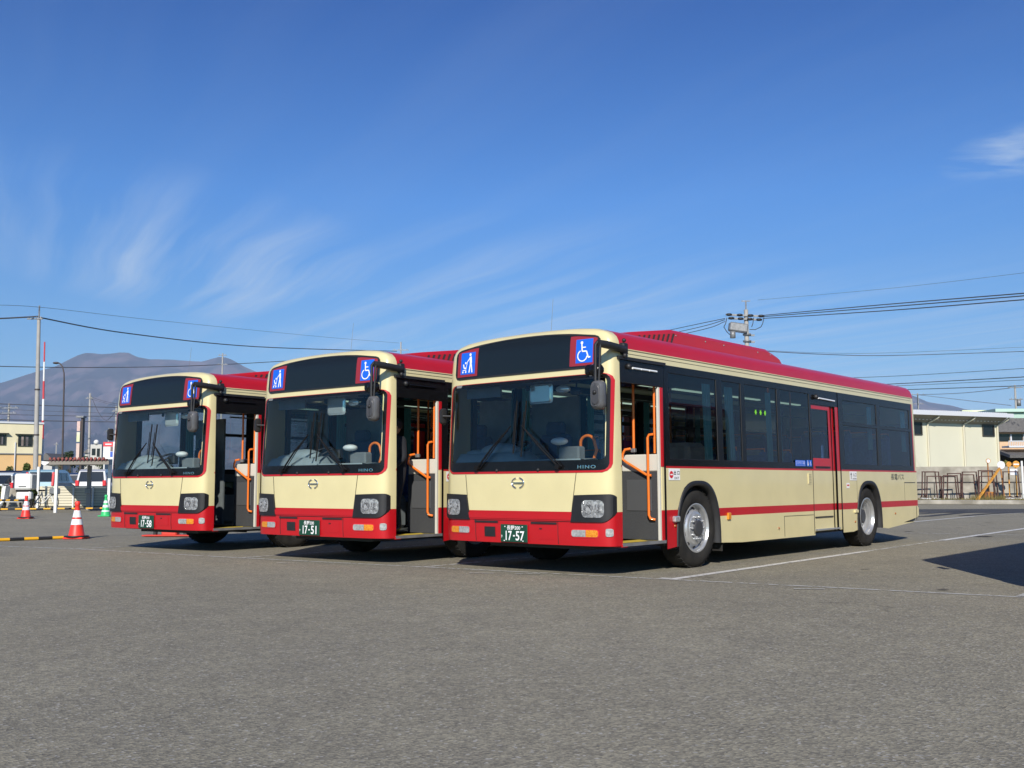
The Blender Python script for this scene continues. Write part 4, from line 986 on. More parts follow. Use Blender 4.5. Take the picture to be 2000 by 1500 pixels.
def bush(name, label, u0, u1, vt, vb, Y, kind='green', n=1200, cat='bush', trunk=False, group=None):
    a = AT(u0, vb, Y); b = AT(u1, vt, Y); wd = b.x - a.x; zt = b.z; cx = (a.x + b.x) / 2
    e = empty(name, label, cat, (cx, Y, 0), group=group); q = MB()
    for k in range(9):
        fx = rnd.uniform(-.32, .32) * wd; fz = rnd.uniform(.25, .80) * zt
        if k < 2: fz = zt * .8; fx *= .4
        leaves(q, (fx, rnd.uniform(-.3, .3) * wd, fz), (wd * .24, wd * .24, min(zt * .24, wd * .35)), n // 9, .06 + wd * .028)
    q.build('crown' if trunk else 'foliage', leafm[kind], e)
    t = MB(); t.tube([(0, 0, 0), (.03, 0, zt * .4), (-.02, 0, zt * .75)], [.09, .06, .02] if trunk else [.03, .02, .01], 6)
    for k in range(4): t.tube([(0, 0, zt * .3), (rnd.uniform(-.3, .3) * wd, rnd.uniform(-.2, .2) * wd, zt * .7)], [.03, .01], 5)
    t.build('trunk' if trunk else 'stem', barkm, e); return e
bush('round_bush', 'green bush in front of the cream building, nearer the left edge', 10, 32, 903, 930, 72, 'green')
bush('round_bush', 'green bush below the wide window of the cream building', 38, 62, 896, 930, 72, 'green')
bush('conifer_tree', 'dark green tree right of the tall street lamp', 125, 150, 868, 930, 110, 'dark', 1100, 'tree', True)
bush('conifer_tree', 'low brown and green tree left of the tall street lamp', 106, 124, 880, 930, 112, 'dry', 700, 'tree', True)
bush('conifer_tree', 'green treetop beside the base of the sign tower', 145, 178, 884, 930, 118, 'dark', 900, 'tree', True)
bush('conifer_tree', 'pale green treetop left of the red-topped billboard', 180, 204, 888, 930, 116, 'green', 700, 'tree', True)

# ---- buildings
def frame_at(pL, pR):                       # local frame along a facade: x along, y inwards, z up
    d = Vector((pR.x - pL.x, pR.y - pL.y, 0)); l = d.length; d.normalize(); ang = math.atan2(d.y, d.x); return Vector((pL.x, pL.y, 0)), ang, l
creamw = mat('cream_render', (.72, .65, .44), .8, var=.06, scale=1.2); orangew = mat('apricot_render', (.72, .47, .22), .8, var=.06, scale=1.2)
metalw = mat('ivory_metal_cladding', (.66, .64, .50), .5, var=.04, scale=.6); fasc = mat('white_gutter', (.60, .62, .66), .4)
winm = mat('window_glass_dark', (.015, .018, .022), .10, spec=.5); framem = mat('bronze_frame', (.10, .09, .075), .4, metal=.5)
conc = mat('old_concrete', (.42, .39, .33), .9, c2=(.22, .20, .16), scale=1.6, det=9, bump=.2, bscale=12)
pL = AT(-60, 900, 89.4); pR = AT(80.7, 900, 92.6)
o, ang, wl = frame_at(pL, pR)
zt = AT(50, 826, 91).z; zo = AT(50, 886, 91).z
hb = empty('apartment_house', 'cream two-storey building with an orange ground floor, behind the car park', 'building', o, ang)
q = MB(); q.box((wl / 2, 6, (zt + zo) / 2), (wl, 12, zt - zo)); q.box((wl / 2, 6, zt + .05), (wl + .2, 12.2, .16), 1); q.build('wall', [creamw, fasc], hb)
q = MB(); q.box((wl / 2, 6.0, zo / 2), (wl - .06, 11.9, zo)); q.box((wl / 2, 6, zo), (wl + .10, 12.1, .10), 1); q.build('ground_floor_wall', [orangew, mat('grey_flashing', (.2, .2, .2), .5)], hb)
def lx(u, Y=91): return ((AT(u, 900, Y) - o) @ Vector((math.cos(ang), math.sin(ang), 0)))
def window(parent, x0, x1, z0, z1, yy=0, mull=1, g_=winm, curtain_=True):
    f = MB(); w_ = x1 - x0; h_ = z1 - z0; cx, cz = (x0 + x1) / 2, (z0 + z1) / 2; t = .05
    for (c, d) in (((cx, yy - .03, z0), (w_ + t, .08, t)), ((cx, yy - .03, z1), (w_ + t, .08, t)), ((x0, yy - .03, cz), (t, .078, h_ - t)), ((x1, yy - .03, cz), (t, .078, h_ - t))): f.box(c, d)
    for k in range(1, mull + 1): f.box((x0 + w_ * k / (mull + 1), yy - .03, cz), (t * .8, .06, h_ - t))
    fo = f.build('window', framem, parent)
    p = MB(); p.face([(x0, yy - .012, z0), (x1, yy - .012, z0), (x1, yy - .012, z1), (x0, yy - .012, z1)])
    if curtain_: p.box((x0 + w_ * .30, yy - .016, cz), (w_ * .16, .004, h_ * .9), 1); p.box((x0 + w_ * .62, yy - .016, cz), (w_ * .2, .004, h_ * .9), 2)
    p.build('pane', [g_, mat('curtain_pale', (.30, .24, .22), .8), mat('curtain_grey', (.13, .12, .13), .8)], fo); return fo
z_ = lambda v, Y=91: AT(50, v, Y).z
window(hb, lx(36), lx(66), z_(871), z_(850)); window(hb, lx(-12), lx(9.5), z_(869), z_(849))
q = MB(); q.box((lx(51), -.14, z_(850) + .12), (1.7, .3, .05)); q.box((lx(-1), -.2, z_(849) + .12), (1.2, .4, .05)); q.build('window_hood', framem, hb)
q = MB(); q.tube([(lx(30), -.08, 0), (lx(30), -.08, zt - 1.7)], .05, 8); q.build('downpipe', fasc, hb)
q = MB()
for k in range(5): q.box((lx(51), -.16, z_(866) + .1 * k), (1.45, .02, .02))
q.build('window_railing', framem, hb)
# little roofs behind
def hut(name, label, u0, u1, ve, vr, Y, wm, rm, cat='house'):
    a = AT(u0, ve, Y); b = AT(u1, ve, Y); zr = AT(u0, vr, Y).z; e = empty(name, label, cat, (a.x, Y, 0)); wd = b.x - a.x
    q = MB(); q.box((wd / 2, 3, a.z / 2), (wd, 6, a.z)); q.build('wall', wm, e)
    q = MB(); h_ = zr - a.z; q.prism([(-.3, 0, a.z), (wd + .3, 0, a.z), (wd * .5, 0, a.z + h_)], (0, -.3, 0), (0, 6.3, 0)); q.build('roof', rm, e); return e
tile = mat('grey_roof_tile', (.16, .155, .15), .7, c2=(.09, .085, .085), scale=14, bump=.4, bscale=30)
whitew = mat('pale_wall', (.55, .54, .50), .8, var=.08)
hut('small_house', 'small pale gabled house right of the cream building', 80, 102, 899, 885, 125, whitew, tile)
hut('small_house', 'white gabled building left of the red-topped billboard', 166, 198, 885, 870, 140, whitew, tile)
a = AT(176, 896, 138); b = AT(199, 868, 138); e = empty('concrete_block_building', 'small white flat-roofed block behind the parked silver van', 'building', (a.x, 138, 0))
q = MB(); wd = b.x - a.x; q.box((wd / 2, 3, b.z / 2), (wd, 6, b.z)); q.build('wall', whitew, e)
q = MB(); q.box((wd * .3, -.03, b.z - 1.0), (.5, .05, .9)); q.box((wd * .72, -.03, b.z - 1.1), (.4, .05, 1.1)); q.build('window', winm, e)
q = MB(); q.ball((wd * .5, 0, b.z + .3), .35, 0, 10); q.build('rooftop_tank', white, e)
# warehouse
pL = AT(1300, 900, 52.5); pR = AT(1952, 900, 63); o, ang, wl = frame_at(pL, pR); ax = Vector((math.cos(ang), math.sin(ang), 0)); ay = Vector((-math.sin(ang), math.cos(ang), 0))
def onf(u, v):                               # pixel -> (x along facade, z)
    r = ray(u, v); k = ((o - CAM) @ ay) / (r @ ay); p = CAM + r * k; return (p - o) @ ax, p.z
wh = empty('warehouse', 'ivory metal-clad warehouse with a white gutter, behind the concrete wall', 'building', o, ang)
zt = onf(1800, 822)[1] + .1
q = MB(); q.box((wl / 2, 8, zt / 2), (wl, 16, zt)); q.build('wall', metalw, wh)
q = MB()
ze = zt + .22
q.prism([(0, -.75, ze), (0, 16.3, ze + 1.3), (0, 16.3, ze + 1.5), (0, -.75, ze + .16)], (-.3, 0, 0), (wl + .45, 0, 0), 0)
q.box((wl / 2, -.80, ze + .10), (wl + .8, .12, .24), 1)
q.prism([(0, -.72, ze - .01), (0, .01, zt - .22), (0, .01, ze - .01)], (0, 0, 0), (wl, 0, 0), 2)
n = int(wl / .18)
for k in range(n): q.box((k * .18 + .1, -.80, ze + .235), (.09, .10, .05), 1)
q.build('roof', [mat('ribbed_roof', (.5, .52, .55), .45, metal=.3), fasc, mat('soffit_grey', (.30, .28, .24), .8)], wh)
q = MB()
for k in range(int(wl / .30)): q.box((k * .30 + .1, -.36, zt - .035), (.12, .02, .05), 0, Matrix.Rotation(R(25), 3, 'X'))
q.build('soffit_vent', white, wh)
for (ut, ub) in ((1820, 1811), (1891, 1881), (1960, 1950), (1752, 1745), (1690, 1684)):
    xt = onf(ub, 850)[0]
    if xt > wl - .05: xt = wl - .12
    q = MB(); q.tube([(xt + .28, -.72, ze), (xt + .26, -.66, ze - .12), (xt, -.08, zt - .25), (xt, -.08, .3)], .06, 8); q.build('downpipe', mat('ivory_pipe', (.70, .66, .52), .4), wh)
for (u0, u1, v0, v1) in ((1918, 1941, 830, 852), (1778, 1800, 825, 849), (1640, 1662, 822, 846)):
    x0, z1 = onf(u0, v0); x1, z0 = onf(u1, v1); window(wh, x0, x1, z0, z1, 0, 0, winm, False)
# buildings behind it
for (u0, u1, v0, v1, Y, cc, lab) in ((1881, 1945, 801.5, 830, 105, (.62, .66, .42), 'long pale yellow roof above the ivory warehouse'), (1945, 2090, 798.5, 812, 100, (.42, .58, .50), 'long pale green building at the right edge, above the tiled house'), ):
    a = AT(u0, v1, Y); b = AT(u1, v0, Y); e = empty('factory_hall', lab, 'building', (a.x, Y, 0)); wd = b.x - a.x
    q = MB(); q.box((wd / 2, 6, (b.z - .3) / 2), (wd, 12, b.z - .3)); q.build('wall', mat('hall_wall_%d' % u0, cc, .6, var=.1), e)
    q = MB(); q.box((wd / 2, 5.9, b.z - .14), (wd + .4, 12.6, .30)); q.build('roof', mat('hall_roof_%d' % u0, tuple(x * 1.1 for x in cc), .5), e)
# tiled house at the right edge
Y = 74; a = AT(1953.5, 900, Y); b = AT(2120, 900, Y); e = empty('tiled_house', 'old house with a grey tiled roof and a balcony, at the right edge', 'house', (a.x, Y, 0)); wd = b.x - a.x
zz_ = lambda v, Y_=74: AT(1980, v, Y_).z
q = MB(); q.box((wd / 2, 3, (zz_(843)) / 2), (wd, 6, zz_(843))); q.build('wall', mat('peach_wall', (.66, .45, .28), .8, var=.1), e)
q = MB(); zr0, zr1 = zz_(843), zz_(814)
nr = 9
for k in range(nr):
    f0, f1 = k / nr, (k + 1) / nr; q.box((wd / 2, -.55 + 3.3 * (f0 + f1) / 2, zr0 + (zr1 - zr0) * (f0 + f1) / 2), (wd + .6, .46, .10 + (zr1 - zr0) / nr), 0)
q.build('roof', tile, e)
q = MB(); z0, z1 = zz_(862), zz_(848)
for k in range(6): q.box((.35 + k * .95, -.02, (z0 + z1) / 2), (.78, .06, z1 - z0), 0)
q.build('window', winm, e)
q = MB()
for k in range(7): q.box((-.12 + k * .95, -.05, (z0 + z1) / 2), (.10, .08, z1 - z0), 0)
q.build('window_frame', fasc, e)
q = MB(); q.box((wd / 2, -.9, zz_(873.5)), (wd, 1.1, .12), 0); q.box((wd / 2, -1.4, zz_(863)), (wd, .05, .06), 0)
for k in range(48): q.box((k * .125, -1.4, (zz_(873.5) + zz_(863)) / 2), (.03, .03, zz_(863) - zz_(873.5)), 0)
q.build('balcony', fasc, e)
q = MB(); q.box((wd / 2, -.9, zz_(887)), (wd + .4, 2.0, .22), 0, Matrix.Rotation(R(12), 3, 'X')); q.build('lower_roof', tile, e)
q = MB(); q.box((wd / 2, -.03, zz_(900)), (wd, .05, zz_(890) - zz_(912)), 0); q.build('dark_panel', interd, e)  # plain dark sheet on the wall below the lower roof
# concrete wall and rail on the right
pL = AT(1560, 950, 53); pR = AT(2120, 950, 52)
o2, an2, wl2 = frame_at(pL, pR); zt = AT(1850, 911.5, 52.5).z
q = MB(); q.box((wl2 / 2, .1, zt / 2), (wl2, .2, zt), 0)
ob = q.build('concrete_wall', conc, None, o2); ob.rotation_euler = (0, 0, an2); tag(ob, 'stained grey concrete wall below the ivory warehouse', 'wall')
q = MB(); zb_ = AT(1850, 942.5, 51).z; q.tube([(0, -1.0, zb_), (wl2, -1.0, zb_)], .035, 6)
for k in range(12): q.tube([(k * wl2 / 11, -1.0, .1), (k * wl2 / 11, -1.0, zb_)], .022, 6)
ob = q.build('pipe_railing', mat('dark_pipe', (.07, .065, .06), .6, var=.3), None, o2); ob.rotation_euler = (0, 0, an2); tag(ob, 'thin dark pipe rail running in front of the concrete wall', 'railing')
q = MB(); c0 = gp(1600, 984.5); c1 = gp(2120, 986.5)
d_ = Vector((c1[0] - c0[0], c1[1] - c0[1])); ak = math.atan2(d_.y, d_.x); q.box((d_.length / 2, 1.2, .10), (d_.length, 2.4, .20), 0, None, .03)
ob = q.build('kerb', conc, None, (c0[0], c0[1], 0)); ob.rotation_euler = (0, 0, ak); tag(ob, kind='structure')
gq = MB()
for k in range(2600):
    x = rnd.uniform(0, d_.length); y = rnd.uniform(.6, 2.3); h_ = rnd.uniform(.05, .22) * (1.6 if mn.noise(Vector((x * .6, 2, 0))) > .05 else .6); a_ = rnd.uniform(0, 6.28)
    gq.face([(x, y, .19), (x + .03 * math.cos(a_), y + .03 * math.sin(a_), .19), (x + rnd.gauss(0, .05), y, .19 + h_)])
ob = gq.build('weeds', leafm['dry'], None, (c0[0], c0[1], 0)); ob.rotation_euler = (0, 0, ak); tag(ob, 'low dry weeds along the foot of the concrete wall', 'weeds', kind='stuff')
# rusty hoops
rust = mat('rusty_steel', (.115, .055, .045), .8, c2=(.055, .03, .025), scale=9, metal=.2)
def zx(X, Yp): return 1780 + X / 6.818, 780 + Yp / 6.818
hoops = [(145, 315, 965, 1322), (182, 360, 968, 1300), (210, 387, 1025, 1325), (405, 580, 1030, 1322), (430, 607, 1015, 1325), (483, 655, 988, 1300), (680, 862, 968, 1320), (660, 828, 1005, 1305), (893, 1075, 950, 1328), (935, 1125, 965, 1310), (905, 1092, 1025, 1325), (1222, 1415, 965, 1330)]
hl = ['leftmost', 'second', 'third', 'fourth', 'fifth', 'sixth', 'eighth', 'seventh', 'ninth', 'eleventh', 'tenth', 'rightmost']
for k, (x0, x1, t, b_) in enumerate(hoops):
    Yh = 49.6 + (1330 - b_) * .05
    A = AT(*zx(x0, t), Yh); B = AT(*zx(x1, t), Yh); sp_ = .07
    e = MB(); dx = B.x - A.x; zt_ = A.z
    e.tube([(-sp_, 0, .2), (0, 0, zt_)], .032, 4, smooth=False); e.tube([(-.03, 0, zt_), (dx + .03, 0, zt_)], .034, 4, smooth=False); e.tube([(dx, 0, zt_), (dx + sp_, .0, .2)], .032, 4, smooth=False)
    e.tube([(-sp_ * .6, 0, .55), (-sp_ * .6, .3, .2)], .018, 4); 
    tag(e.build('rusty_hoop', rust, None, (A.x, Yh, 0)), '%s rusty hoop frame from the left, in front of the concrete wall' % hl[k], 'hoop frame', 'rusty hoops standing by the wall')
# stored bus stop signs
def zs(X, Yp, Y): return AT(*zx(X, Yp), Y)
yel = mat('faded_orange_paint', (.75, .36, .03), .55, c2=(.45, .20, .05), scale=12); rpost = mat('rusty_orange_post', (.50, .22, .05), .6, c2=(.22, .09, .04), scale=6); pale = mat('pale_disc', (.72, .72, .74), .5, var=.06)
def stopsign(label, X, Yc, rr, Yb, Y, dm, pm, ring_=None, base=True, lean=0, bar=None):
    c = zs(X, Yc, Y); r_ = rr / 6.818 / F * Y; e = empty('stop_sign', label, 'sign', (c.x + lean, Y, 0), group=None)
    q = MB(); q.tube([(0, 0, .2), (-lean, 0, c.z - r_ * .4)], .035, 8); q.build('post', pm, e)
    q = MB(); n = 28
    q.lathe([(0, -.05), (r_, -.05), (r_, -.075), (0, -.075)], (-lean, 0, c.z), 'y', n, 0, False)
    if ring_: q.lathe([(r_, -.05), (r_ * 1.18, -.05), (r_ * 1.18, -.085), (r_ * .96, -.085)], (-lean, 0, c.z), 'y', n, 1, False)
    if bar: q.box((-lean, -.08, c.z), (r_ * 1.5, .01, r_ * .34), 2)
    q.build('disc', [dm, ring_ or dm, wht], e)
    if base: q = MB(); q.lathe([(0, .34), (.05, .34), (.22, .26), (.24, .2)], (0, 0, 0), 'z', 16); q.build('base', rust, e)
    return e
stopsign('small round sign with an orange rim on a rusty post, nearest the warehouse window', 1015, 820, 26, 1250, 50.6, pale, rpost, yel)
stopsign('plain white round sign on a rusty brown post', 1185, 875, 52, 1310, 50.2, pale, rpost, lean=.12)
e_ = stopsign('yellow round sign with a white band, rightmost of the round signs', 1385, 865, 46, 1310, 50.4, yel, yel, bar=True)
q = MB(); c = zs(1362, 965, 50.3); q.box((c.x - e_.location.x, -.10, c.z), (.36, .03, .30)); q.build('notice_board', pale, e_)
stopsign('small faded yellow round sign between the white and the yellow one', 1290, 865, 36, 1310, 50.7, yel, yel)
q = MB(); A = zs(1175, 915, 49.9); B = zs(850, 1390, 47.8); B.z = .06
q.tube([A, B], .06, 4, smooth=False); tag(q.build('leaning_beam', yel), 'long yellow beam leaning against the rusty hoops', 'beam')
A = zs(945, 1250, 50.0); B = zs(1080, 1310, 50.0); q = MB(); q.box(((A.x + B.x) / 2, 50.0, .38), (B.x - A.x, .5, .36), 0, None, .02)
for k in range(4): q.box((A.x + .12 + k * .16, 49.745, .38), (.05, .02, .30), 1)
tag(q.build('rusty_crate', [mat('rusted_box', (.42, .17, .03), .8, c2=(.16, .06, .03), scale=5), rust]), 'rust-orange metal crate at the foot of the round sign', 'crate')
q = MB(); A = zs(1468, 820, 49.5); q.tube([(A.x, 49.5, .15), (A.x, 49.5, A.z)], .05, 8); q.box((A.x + .06, 49.5, .3), (.16, .16, .35), 0); tag(q.build('white_post', white), 'slim white post at the right edge', 'post')
q = MB()
for k in range(60):
    x = zs(rnd.choice((rnd.uniform(150, 400), rnd.uniform(1240, 1500))), 1300, 49.4).x; q.box((x, 49.3 + rnd.random() * .9, .24), (rnd.uniform(.04, .22), .1, rnd.uniform(.03, .08)), rnd.randint(0, 1), Matrix.Rotation(rnd.random() * 3, 3, 'Z'))
tag(q.build('rubble', [pale, conc]), 'scraps and rubble strewn at the foot of the wall', 'rubble', kind='stuff')

# ---- poles
concp = mat('concrete_pole', (.40, .385, .36), .8, var=.12, scale=3); cer = mat('grey_ceramic', (.35, .36, .37), .4); dkpole = mat('dark_brown_pole', (.06, .045, .04), .5)
def pole(name, label, u, vt, Y, r0, r1, m_=concp, ub=None, cat='pole', group=None):
    c = AT(u, vt, Y); bx = AT(ub, 940, Y).x if ub else c.x
    e = empty(name, label, cat, (bx, Y, 0), group=group); q = MB(); q.tube([(0, 0, 0), (c.x - bx, 0, c.z)], [r0, r1], 12); q.build('mast', m_, e); return e, (c.x - bx, c.z)
def xarm(e, x, z, wd, n, dz=.15, rr=.05):
    q = MB(); q.box((x, -.12, z), (wd, .09, .09)); q.build('crossarm', steel, e)
    for k in range(n):
        q = MB(); q.lathe([(rr * .5, 0), (rr * 1.1, .05), (rr * .6, .08), (rr * 1.1, .12), (.0, dz)], (x - wd / 2 + wd * (k + .5) / n, -.12, z + .04), 'z', 8); q.build('insulator', cer, e)
UP = 'concrete utility poles'
e, (tx, tz) = pole('utility_pole', 'tall pale concrete pole rising left of the red and white mast', 76, 622, 78, .20, .13, ub=69.5, group=UP)
q = MB(); q.tube([(tx, 0, tz), (tx, 0, AT(78, 597, 78).z)], .06, 8); q.build('top_rod', steel, e); xarm(e, tx - .25, tz - .05, 1.2, 4)
for z in (tz * .35, tz * .6): q = MB(); q.tube([(tx * z / tz, 0, z), (tx * z / tz, 0, z + .1)], .21, 12); q.build('band', dkpole, e)
for (u, v, ub, Y, r0, r1, lab) in ((176, 768, 173, 120, .17, .11, 'grey pole just right of the sign tower'), (227.5, 793, 223, 118, .15, .10, 'grey pole beside the red-topped billboard'), (239, 846, 232.5, 70, .11, .10, 'short leaning grey pole beside the leftmost bus')):
    e, (tx, tz) = pole('utility_pole', lab, u, v, Y, r0, r1, ub=ub, group=UP)
    if Y > 100: xarm(e, tx, tz - .6, .9, 2)
for (u, v, Y, arms, lab) in ((18, 788, 112, ((797, 2.2, 4), (807, 1.8, 3)), 'far pole with two crossarms above the cream building'), (783, 668, 150, ((684, 2.4, 4),), 'far pole showing over the roof of the middle bus'), (435, 690, 150, ((694, 1.2, 3), (712, 1.6, 3)), 'far pole showing over the roof of the leftmost bus'), (1982, 752, 115, ((757, 1.7, 3), (780, 1.5, 3)), 'far pole with two crossarms near the right edge'), (213, 836, 190, ((842, 1.2, 2),), 'tiny far pole above the billboard'), (110.5, 864, 200, ((868, 1.0, 2),), 'tiny far pole left of the dark tree'), (1792, 768, 150, ((771, 2.4, 3),(789, 1.5, 2)), 'far pole just above the rear of the nearest bus')):
    e, (tx, tz) = pole('utility_pole', lab, u, v, Y, .16, .10, group=UP)
    for (va, wd, n) in arms: xarm(e, tx, AT(u, va, Y).z, wd, n)
    if u == 1982: q = MB(); q.lathe([(0, -.4), (.22, -.4), (.22, .3), (0, .3)], (.35, 0, AT(u, 786, Y).z), 'z', 12); q.build('transformer', steel, e)
YP = 58
e, (tx, tz) = pole('utility_pole', 'pole with crossarms and transformers behind the nearest bus', 1457, 605, YP, .17, .12, group=UP)
q = MB(); q.tube([(0, 0, tz), (0, 0, AT(1457, 587, YP).z)], .04, 6); q.box((0, 0, AT(1457, 588, YP).z), (.5, .05, .05)); q.build('top_rod', steel, e)
for va, wd in ((617, 2.2), (624, 1.9)):
    z = AT(1457, va, YP).z; q = MB(); q.box((-.1, -.15, z), (wd, .10, .10), 0, Matrix.Rotation(R(3), 3, 'Y')); q.build('crossarm', steel, e)
    for k in range(4):
        q = MB(); q.ball((-.1 - wd / 2 + wd * (k + .3) / 3.6, -.17, z + .05 - .03 * k), .17, 0, 10, (1.15, .8, .5)); q.build('insulator_cover', blkm, e)
q = MB(); c = AT(1440, 641, YP); q.box((c.x - e.location.x, -.2, c.z), (1.05, .5, .50), 0, Matrix.Rotation(R(8), 3, 'Y'), .06); q.build('transformer', steel, e)
q = MB(); c = AT(1429, 655, YP); q.lathe([(0, -.2), (.16, -.2), (.16, .18), (0, .22)], (c.x - e.location.x, -.3, c.z), 'z', 12); q.build('switch_box', steel, e)
q = MB()
for (a_, b_) in (((1418, 622), (1412, 640)), ((1412, 640), (1424, 655)), ((1490, 622), (1484, 640)), ((1484, 640), (1462, 645)), ((1470, 622), (1466, 640))):
    A = AT(*a_, YP); B = AT(*b_, YP); q.tube([(A.x - e.location.x, -.25, A.z), ((A.x + B.x) / 2 - e.location.x, -.3, (A.z + B.z) / 2 - .08), (B.x - e.location.x, -.25, B.z)], .022, 5)
q.build('jumper_cable', blkm, e)
for k, dz in enumerate((655, 668, 680)): q = MB(); z = AT(1457, dz, YP).z; q.lathe([(0, 0), (.24, 0), (.24, .09), (0, .09)], (.02, 0, z), 'z', 12); q.box((.3, 0, z), (.3, .08, .1)); q.build('pole_band', steel, e)
# red and white mast, street lamp
e = empty('radio_mast', 'thin red and white striped mast beside the tall concrete pole', 'mast', (AT(82, 900, 100).x, 100, 0)); tp = AT(87.3, 668, 100); bt = AT(82, 900, 100)
q = MB(); seg = [668, 707, 745, 780, 822, 858, 905]
pts = [tp.lerp(bt, (v - 668) / 232) - Vector((bt.x, 100, 0)) for v in seg]
for k in range(6): q.tube([pts[k], pts[k + 1]], .075 + .012 * k, 8, 1 if k % 2 else 0)
q.tube([pts[-1], (0, 0, 0)], .14, 8, 1); q.build('mast', [mat('mast_red', (.55, .05, .06), .5), white], e)
e, (tx, tz) = pole('street_lamp', 'dark brown street lamp with a curved arm, before the mountain', 125.3, 742, 90, .09, .065, dkpole, ub=121.5, cat='street lamp')
q = MB(); bx = e.location.x; pts = [AT(u, v, 90) - Vector((bx, 90, 0)) for u, v in ((125.3, 742), (125, 728), (122, 716), (117, 710), (112, 708))]; q.tube(pts, .06, 8); q.build('arm', dkpole, e)
q = MB(); c = AT(109.5, 709, 90); q.ball((c.x - bx, 0, c.z), .30, 0, 12, (1, .6, .35)); q.build('lamp_head', dkpole, e)
# sign tower, billboard
Y = 105; a = AT(149, 897, Y); b = AT(162, 815, Y); e = empty('sign_tower', 'tall sign tower with three pale panels between street lamp and pole', 'sign', (a.x, Y, 0)); wd = b.x - a.x
q = MB(); q.box((wd * .80, .3, b.z / 2), (wd * .38, .5, b.z)); q.box((wd * .5, .2, b.z + .05), (wd * 1.5, .8, .18), 1); q.build('frame', [dkpole, steel], e)
zs2 = lambda v: AT(155, v, Y).z
for (v0, v1, m_) in ((823, 842, mat('pink_panel', (.70, .50, .44), .5, var=.15, scale=4)), (844, 863, mat('lime_panel', (.62, .70, .30), .5, c2=(.70, .68, .55), scale=1)), (866, 897, mat('pale_pink_panel', (.70, .55, .48), .5, var=.15, scale=4))):
    q = MB(); q.box((wd * .30, 0, (zs2(v0) + zs2(v1)) / 2), (wd * .62, .25, zs2(v0) - zs2(v1))); q.build('sign_panel', m_, e)
Y = 95; a = AT(201, 897, Y); b = AT(227, 863, Y); e = empty('billboard', 'billboard with a red top strip and white field', 'billboard', (a.x, Y, 0)); wd = b.x - a.x; zt = b.z; zb_ = a.z
q = MB(); q.box((wd * .42, 0, (zt + zb_) / 2 - .2), (wd * .80, .12, zt - zb_ - .4)); q.box((wd * .72, -.07, zb_ + .45), (wd * .28, .02, .5), 1); q.box((wd * .70, -.07, zb_ + .95), (wd * .22, .02, .42), 2); q.build('poster', [white, mat('poster_blue', (.05, .12, .5), .5), mat('poster_dark', (.18, .12, .12), .6)], e)
q = MB(); q.box((wd * .42, -.01, zt - .22), (wd * .82, .14, .42)); q.box((wd * .42, -.09, zt - .22), (wd * .5, .01, .12), 1); q.build('header_strip', [mat('sign_red', (.70, .06, .07), .5), pale], e)
q = MB(); q.box((wd * .92, 0, zt / 2 + .02), (.28, .25, zt)); q.box((.1, .1, zt / 2 - .2), (.1, .1, zt - .4)); q.build('post', white, e)

# ---- wires
WIRES = 'overhead power lines'
wirem = mat('hazy_cable', (.075, .08, .095), .7)  # distance haze is put into the cable colour as a lighter grey-blue
def wire(pts, label, r=.018, m_=wirem):
    P_ = [AT(u, v, Y) for u, v, Y in pts]; out_ = []
    for i in range(len(P_) - 1):
        for k in range(8):
            t = k / 8; p0 = P_[max(i - 1, 0)]; p1 = P_[i]; p2 = P_[i + 1]; p3 = P_[min(i + 2, len(P_) - 1)]
            out_.append(.5 * ((2 * p1) + (p2 - p0) * t + (2 * p0 - 5 * p1 + 4 * p2 - p3) * t * t + (3 * p1 - 3 * p2 - p0 + p3) * t ** 3))
    out_.append(P_[-1]); q = MB(); q.tube(out_, r, 5); tag(q.build('overhead_wire', m_), label, 'wire', WIRES)
wire([(-60, 624, 74), (0, 622, 76), (75, 618, 78)], 'thick wire left of the top of the tall concrete pole', .06)
wire([(78, 620, 78), (250, 651, 95), (500, 677, 120), (775, 686, 150)], 'thick wire sagging right from the tall concrete pole', .055)
wire([(-40, 596, 74), (78, 600, 78), (300, 625, 100), (620, 657, 140), (780, 670, 150)], 'thinnest topmost wire over the mountain', .016)
wire([(-60, 714, 120), (120, 717.5, 130), (300, 716.5, 140), (433, 712, 150), (560, 705, 160)], 'dark wire crossing the upper slope of the mountain', .055)
for k, (v0, v1, r_) in enumerate(((787, 796, .05), (797, 808, .02), (808, 813, .035), (818, 824, .05))):
    wire([(-60, v0 - .5, 110), (120, (v0 + v1) / 2 + 1.5, 114), (262, v1 + .5, 118)], '%s of the four level wires before the lower slope' % ('topmost', 'second from top', 'third from top', 'lowest')[k], r_)
wire([(178, 773, 120), (192, 805, 120), (208, 821, 119), (226, 803, 118)], 'loose wire sagging in a loop between two poles', .03)
wire([(178, 775, 120), (205, 784, 119), (262, 795, 116)], 'upper short wire between the two poles left of the buses', .025); wire([(178, 779, 120), (205, 787, 119), (262, 801, 116)], 'lower short wire between the two poles left of the buses', .02)
for k, (v0, v1, v2, vl) in enumerate(((616, 594, 572.5, 641), (618.5, 599, 577.5, 646), (622, 606, 585, 650))):
    lab = ('topmost', 'middle', 'lowest')[k] + ' of three wires %s the transformer pole'
    wire([(1490, v0, 58), (1720, v1 + 1.5, 44), (2040, v2 - 3, 34)], lab % 'right of', .022); wire([(1416, v0 + 6, 58), (1325 + 10 * k, vl, 72), (1150, vl + 38, 110)], lab % 'left of', .022)
wire([(1480, 586, 58), (1750, 562, 52), (2040, 528, 44)], 'faint wire above the three right of the transformer pole', .008)
wire([(1460, 684, 58), (1620, 692.5, 62), (1755, 694, 66), (2040, 685, 72)], 'lower wire running level right from the transformer pole', .022); wire([(1460, 683, 58), (1700, 690, 62), (2040, 676, 72)], 'faint wire just above the level one right of the transformer pole', .010)
